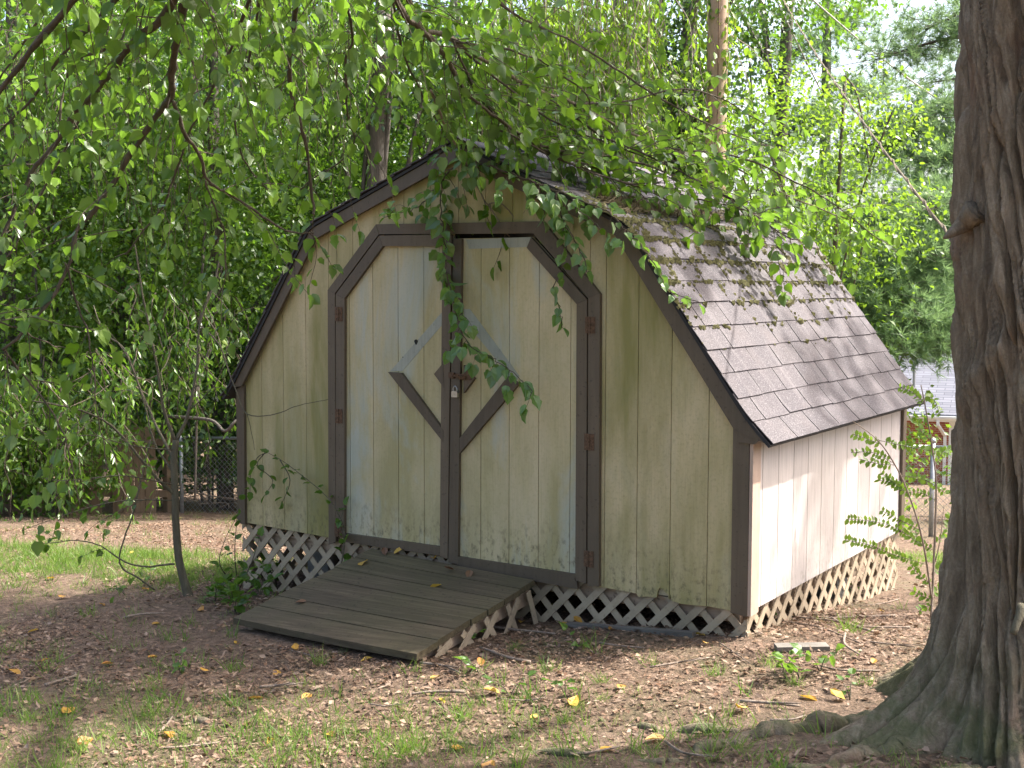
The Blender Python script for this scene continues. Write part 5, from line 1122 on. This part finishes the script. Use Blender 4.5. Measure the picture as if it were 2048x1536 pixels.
# fallen yellow leaves
YL = [(40, 1352), (186, 1481), (296, 1318), (590, 1303), (495, 1400), (880, 1400), (1218, 1262), (1415, 1290), (962, 1335), (985, 1526), (1390, 1270), (340, 1468), (55, 1268), (130, 1195), (228, 1330), (420, 1345), (655, 1470), (700, 1290), (745, 1318), (1140, 1415), (1060, 1440),
      (1250, 1375), (1600, 1395), (1490, 1420), (1745, 1330), (1765, 1225), (1660, 1215), (1120, 1250), (1045, 1245), (1165, 1250), (560, 1345), (290, 1180), (375, 1130), (205, 1210), (470, 1290), (150, 1420), (545, 1480), (860, 1360), (1330, 1480), (1230, 1500), (1000, 1390), (320, 1250), (100, 1320), (90, 1160), (260, 1110), (400, 1225), (620, 1390), (1690, 1405), (1880, 1300), (930, 1500)]
ym = [mk_mesh('fallen_leaf', *a, M['yellow']) for a in (
    (np.array([(0, 0, 0), (0.20, 0.15, 0.10), (0.26, 0.45, 0.16), (0.12, 0.8, 0.08), (0, 1.0, 0.0), (-0.2, 0.75, 0.14), (-0.28, 0.42, 0.12), (-0.18, 0.12, 0.05), (0, 0.5, 0)]), [(0, 1, 2, 8), (2, 3, 4, 8), (4, 5, 6, 8), (6, 7, 0, 8)]),
    (np.array([(0, 0, 0.05), (0.30, 0.2, 0.0), (0.34, 0.5, 0.22), (0.14, 0.85, 0.25), (0, 1.0, 0.12), (-0.22, 0.75, 0.0), (-0.3, 0.42, 0.05), (-0.2, 0.12, 0.10), (0, 0.5, 0.03)]), [(0, 1, 2, 8), (2, 3, 4, 8), (4, 5, 6, 8), (6, 7, 0, 8)]))]
for k, (x, y) in enumerate(YL):
    p = ground(x, y); p[2] += 0.008; o = link('fallen_leaf', ym[k % 2], None, p, label='yellow fallen leaf lying '+zone(p), category='leaf', group='yellow leaves fallen on the ground')
    s = 0.050+0.035*rng.random(); o.scale = (s, s, s); o.rotation_euler = ((rng.random()-0.5)*0.7, (rng.random()-0.5)*0.7, rng.random()*6.28)
def on_ramp(x, y):
    r = ray(x, y); n = np.cross(TR-TL, BL-TL); t = ((TL-CAM)@n)/(r@n); return CAM+t*r
bm_ = mk_mesh('ramp_leaf', ym[0].vertices and [v.co[:] for v in ym[0].vertices], [tuple(f.vertices) for f in ym[0].polygons], M['brownleaf'])
for k, (x, y, c, lab) in enumerate(((862, 1181, 0, 'yellow leaf lying near the middle of the wooden ramp'), (716, 1134, 0, 'orange-yellow leaf near the upper left edge of the wooden ramp'), (788, 1111, 0, 'small yellow leaf at the foot of the left door'),
        (905, 1143, 1, 'curled brown leaf on the ramp just below the right door'), (938, 1159, 1, 'dark brown leaf lying right of the ramp centre'), (617, 1208, 1, 'pale pinkish leaf on the left side of the ramp'), (765, 1204, 1, 'dark curled leaf standing on the lower ramp planks'), (725, 1231, 0, 'narrow yellow leaf on the lower ramp planks'), (868, 1120, 0, 'yellow leaf lying against the door sill on the ramp'), (770, 1113, 1, 'brown leaf beside the small yellow leaf on the ramp'), (790, 1268, 1, 'pale leaf near the low front edge of the ramp'))):
    p = on_ramp(x, y); p[2] += 0.010; o = link('ramp_leaf', bm_ if c else ym[k % 2], None, p, label=lab, category='leaf', group='leaves lying on the ramp'); s = 0.065+0.02*rng.random(); o.scale = (s, s, s); o.rotation_euler = (0.25+(rng.random()-0.5)*0.5, (rng.random()-0.5)*0.6, rng.random()*6.28)
# twigs on the ground
TWG = [(1745, 1270, 1590, 1240), (1560, 1245, 1720, 1290), (1440, 1290, 1500, 1330), (1690, 1275, 1720, 1318), (1300, 1340, 1420, 1320), (1760, 1350, 1640, 1340), (1480, 1410, 1600, 1420), (320, 1470, 345, 1440), (440, 1490, 330, 1500), (930, 1390, 820, 1395), (1090, 1400, 1000, 1402), (1140, 1515, 1240, 1500), (1330, 1490, 1430, 1520), (1200, 1290, 1290, 1300), (740, 1415, 800, 1412), (250, 1240, 330, 1232), (520, 1380, 610, 1372),
       (90, 1375, 150, 1350), (1740, 1290, 1830, 1300), (1800, 1200, 1720, 1214), (1790, 1235, 1650, 1240), (1820, 1260, 1700, 1255), (560, 1300, 660, 1330), (980, 1260, 1110, 1275), (1060, 1330, 960, 1300), (1540, 1450, 1610, 1440), (840, 1330, 920, 1350)]
for k, (a, b, c, d) in enumerate(TWG):
    p, q = ground(a, b), ground(c, d); r = 0.0035+0.005*rng.random(); mid = (p+q)/2+rng.normal(size=3)*0.02; pth = smooth_path([p, mid, q], 5); pth[:, 2] = gz(pth[:, 0], pth[:, 1])+r+0.004+0.01*rng.random()
    mb = MB().tube(pth, np.linspace(r, r*0.6, len(pth)), 6)
    if k % 2 == 0: e = pth[5]+norm(q-p)*0.09+np.array([0.05, -0.05, 0.03]); mb.tube([pth[5], e], [r*0.6, r*0.3], 5)
    add('fallen_twig', mb, M['drytwig'], None, True, label='dry pale twig lying '+zone((p+q)/2), category='twig', group='twigs scattered on the ground')
# brush heap against the fence
bh0 = ground(400, 1015); bh = MB(); g = np.random.default_rng(31)
for k in range(70):
    c = ground(300+190*g.random(), 990+34*g.random())+np.array([0, 0, 0.02+0.42*g.random()**1.6]); a = g.random()*3.14; L = 0.4+1.0*g.random(); d = np.array([math.cos(a), math.sin(a), (g.random()-0.5)*0.5])*L/2
    bh.tube(smooth_path([c-d, c+g.normal(size=3)*0.06, c+d], 4), np.linspace(0.010, 0.004, 9)*(0.6+g.random()), 5, False)
add('brush_heap', bh, M['drytwig'], None, True, label='tangled heap of dry branches by the fence behind the sapling', category='brush', kind='stuff')
# leaning dead limbs in the thicket right of the sapling
for k, (pts, lab) in enumerate((([(330, 832, 14.6), (420, 840, 14.4), (450, 862, 14.2), (480, 838, 14.2), (560, 830, 14.6)], 'crooked pale dead limb crossing above the chain-link rail'), ([(420, 700, 15), (405, 740, 14.8), (395, 800, 14.6), (390, 1000, 14.6)], 'thin pale sapling stem behind the chain-link fence'))):
    pth = px_path(pts, 6); add('dead_limb', MB().tube(pth, np.linspace(0.022, 0.014, len(pth)), 8), M['fartrunk'], None, True, label=lab, category='branch')

# ================================================================== SMALL PLANTS
def small_plant(name, label, stems, ls, step, mat, droop=0.3, group=None, cat='plant', r=0.004, updir=(0, 0, 1)):
    base = stems[0][0]; o = empty(name, (base[0], base[1], float(gz(base[0], base[1]))), label, cat, group); F = Fol()
    for st in stems:
        pth = smooth_path(st, 5); add('stem', MB().tube(pth, np.linspace(r, r*0.4, len(pth)), 6), M['sapling'], o, True); leaf_row(F, pth, step, ls, droop, 0.25, updir, 0.45)
        F.one(pth[-1], norm(pth[-1]-pth[-2]), np.array(updir)+rng.normal(size=3)*0.3, ls)
    single_leaves(F, range(len(F.P)), o, mat); return o
# arching shoot up the left end of the front wall
def fy(pts, c=-0.06): return [on_y(x, y, c-0.03*(i % 2)) for i, (x, y) in enumerate(pts)]
b0 = np.array([0.93, -0.08, float(gz(0.93, -0.08))])
small_plant('wall_shoot', 'leafy shoot arching up the front wall beside the left door frame', [[b0]+fy([(690, 1080), (672, 1020), (645, 985), (600, 948), (565, 922), (535, 905)]), fy([(535, 905), (515, 915), (502, 945), (500, 985)]), fy([(560, 920), (580, 960), (565, 1005)]), fy([(530, 905), (515, 930), (545, 960), (530, 990)]), [b0]+fy([(688, 1090), (680, 1050), (690, 1010)])], 0.060, 0.055, M['weed_o'], 0.4)
b1 = ground(478, 1180)
small_plant('wall_shoot', 'thin leafy shoot standing at the left corner of the lattice', [[b1, at(470, 1120, 7.55), at(472, 1060, 7.5), at(480, 1000, 7.5), at(500, 950, 7.5)], [b1, at(440, 1130, 7.5), at(450, 1080, 7.5), at(470, 1040, 7.5)], [b1, at(505, 1120, 7.5), at(520, 1070, 7.45)]], 0.062, 0.085, M['weed_o'], 0.4)
WD = [(430, 1205, 'broad-leaved weed at the foot of the sapling'), (470, 1225, 'dark green weed beside the low end of the ramp'), (520, 1195, 'weed growing between the lattice and the ramp'), (555, 1180, 'small weed tucked against the left lattice'), (300, 1160, 'weed sprouting left of the sapling trunk'), (250, 1190, 'tiny weed among dark leaf litter left of the sapling'),
      (930, 1285, 'small bright weed beside the lower ramp corner'), (960, 1350, 'little seedling weed in front of the ramp'), (1150, 1300, 'little weed below the front lattice'), (1600, 1360, 'leafy bright weed patch in front of the lattice corner'), (1570, 1350, 'bright weed next to the leafy weed patch'), (1640, 1345, 'yellow-green weed near the furrowed tree'), (1700, 1400, 'small weed beside the spreading root'), (360, 1345, 'green seedling in bare soil on the left'), (1530, 1245, 'green weed poking out of the side lattice'), (1700, 1190, 'sunny weed at the far end of the side lattice'), (1130, 1390, 'little green weed in the sunny litter'), (1020, 1395, 'seedling beside the sunny grass')]
for k, (x, y, lab) in enumerate(WD):
    p = ground(x, y); g = np.random.default_rng(700+k); big_ = 1.0 if k < 4 else (0.7 if 8 < k < 12 else 0.5); st = []
    for j in range(4 if big_ == 1 else 2):
        a = g.random()*6.28; h = (0.10+0.10*g.random())*big_; st.append([p, p+np.array([math.cos(a)*0.03, math.sin(a)*0.03, h*0.6]), p+np.array([math.cos(a)*0.09, math.sin(a)*0.09, h])])
    small_plant('weed', lab, st, 0.062*big_+0.012, 0.035, M['weed_o'], 0.2, 'weeds sprouting in the yard', 'weed', 0.003)
# pinnate-leaved seedling by the side wall
q0 = ground(1862, 1238); qd = float((q0-CAM)@FX)
seed = empty('locust_seedling', tuple(q0), 'thin seedling with feathery pinnate leaves beside the side wall', 'plant'); pf = Fol()
def sp_(pts): return px_path([(x, y, qd+dd) for x, y, dd in pts], 6)
ST = [([(1862, 1240, 0), (1866, 1160, 0), (1870, 1060, 0), (1872, 960, 0), (1862, 880, 0), (1850, 810, 0), (1842, 770, 0)], 0.008), ([(1864, 1200, 0), (1845, 1080, -.1), (1818, 990, -.15), (1790, 930, -.2), (1755, 880, -.25), (1705, 842, -.3)], 0.006), ([(1864, 1150, 0), (1880, 1080, 0), (1888, 1010, 0)], 0.004)]
for pts, r in ST: pth = sp_(pts); add('stem', MB().tube(pth, np.linspace(r, r*0.35, len(pth)), 6), M['drytwig'], seed, True)
RA = [[(1755, 880), (1800, 890), (1850, 900), (1900, 905)], [(1765, 890), (1735, 878), (1705, 868)], [(1785, 925), (1745, 905), (1702, 905)], [(1790, 930), (1760, 928), (1718, 918)], [(1800, 950), (1850, 960), (1890, 985)], [(1812, 975), (1780, 960), (1762, 945)], [(1815, 985), (1780, 965), (1755, 960)], [(1850, 1095), (1790, 1055), (1740, 1042), (1692, 1038)], [(1856, 1130), (1790, 1110), (1740, 1090), (1690, 1080)], [(1840, 1060), (1800, 1040), (1765, 1022)],
      [(1870, 1000), (1840, 985), (1810, 985)], [(1868, 930), (1890, 900), (1905, 898)], [(1860, 880), (1842, 862), (1836, 845)], [(1850, 810), (1825, 785), (1800, 775)], [(1846, 790), (1868, 800), (1880, 830)], [(1864, 1200), (1840, 1190), (1825, 1180)], [(1864, 1190), (1885, 1170), (1895, 1150)], [(1864, 1170), (1838, 1150), (1822, 1130)], [(1866, 1150), (1890, 1120), (1900, 1095)], [(1864, 1210), (1848, 1215), (1835, 1225)], [(1866, 1100), (1840, 1085), (1830, 1060)], [(1868, 1090), (1892, 1060), (1900, 1030)]]
for k, pts in enumerate(RA):
    pth = sp_([(x, y, -0.25+0.25*((x-1700)/170)+0.04*i) for i, (x, y) in enumerate(pts)]); add('rachis', MB().tube(pth, 0.0016, 4, False), M['sapling'], seed)
    Q, Tn, t = along(pth, 0.021, 0.12)
    for q, d in zip(Q, Tn):
        for sg in (-1, 1): sd_ = norm(np.cross(d, np.array([0, 0, 1.0]))*0.6+UX*0.5*sg+rng.normal(size=3)*0.2)*(1 if sg > 0 else 1); pf.one(q, norm(sd_*sg+d*0.5 if False else (np.cross(d, FX)*sg*0.9+d*0.45+rng.normal(size=3)*0.25)), norm(np.array([0, 0, 0.8])-FX*0.7+rng.normal(size=3)*0.35), 0.030*(0.8+0.5*rng.random()))
link('leaflets', pf.mesh('leaflets', T_OVAL, M['pinnate'], OFF[seed]), seed, kind='stuff')
# needle duff caught on the break of the roof
g = np.random.default_rng(77); n = 2600; ys_ = 0.15+1.9*g.random(n)*g.random(n)**0.3; ssn = 0.98+0.26*(g.random(n)-0.6)+0.10*(vnoise(ys_*3, ys_*0, 8)-0.5); PP, NN = [], []
for s, y in zip(ssn, ys_): p, nr = FR(s); PP.append((p[0]+nr[0]*0.020, y, p[1]+nr[1]*0.020+rz(y)+0.008*g.random())); NN.append((nr[0], 0, nr[1]))
Dv = norm(np.stack([g.normal(size=n)*0.4, np.ones(n)*np.sign(g.normal(size=n)), g.normal(size=n)*0.25], -1))
link('needle_duff', leaf_mesh('needle_duff', PP, Dv, np.array(NN)+g.normal(size=(n, 3))*0.2, 0.05+0.07*g.random(n), g.random(n), (np.array([(-0.03, 0, 0), (0.03, 0, 0), (0, 1, 0.05)]), [(0, 1, 2)]), M['duff'], OFF[roof]), roof, kind='stuff')
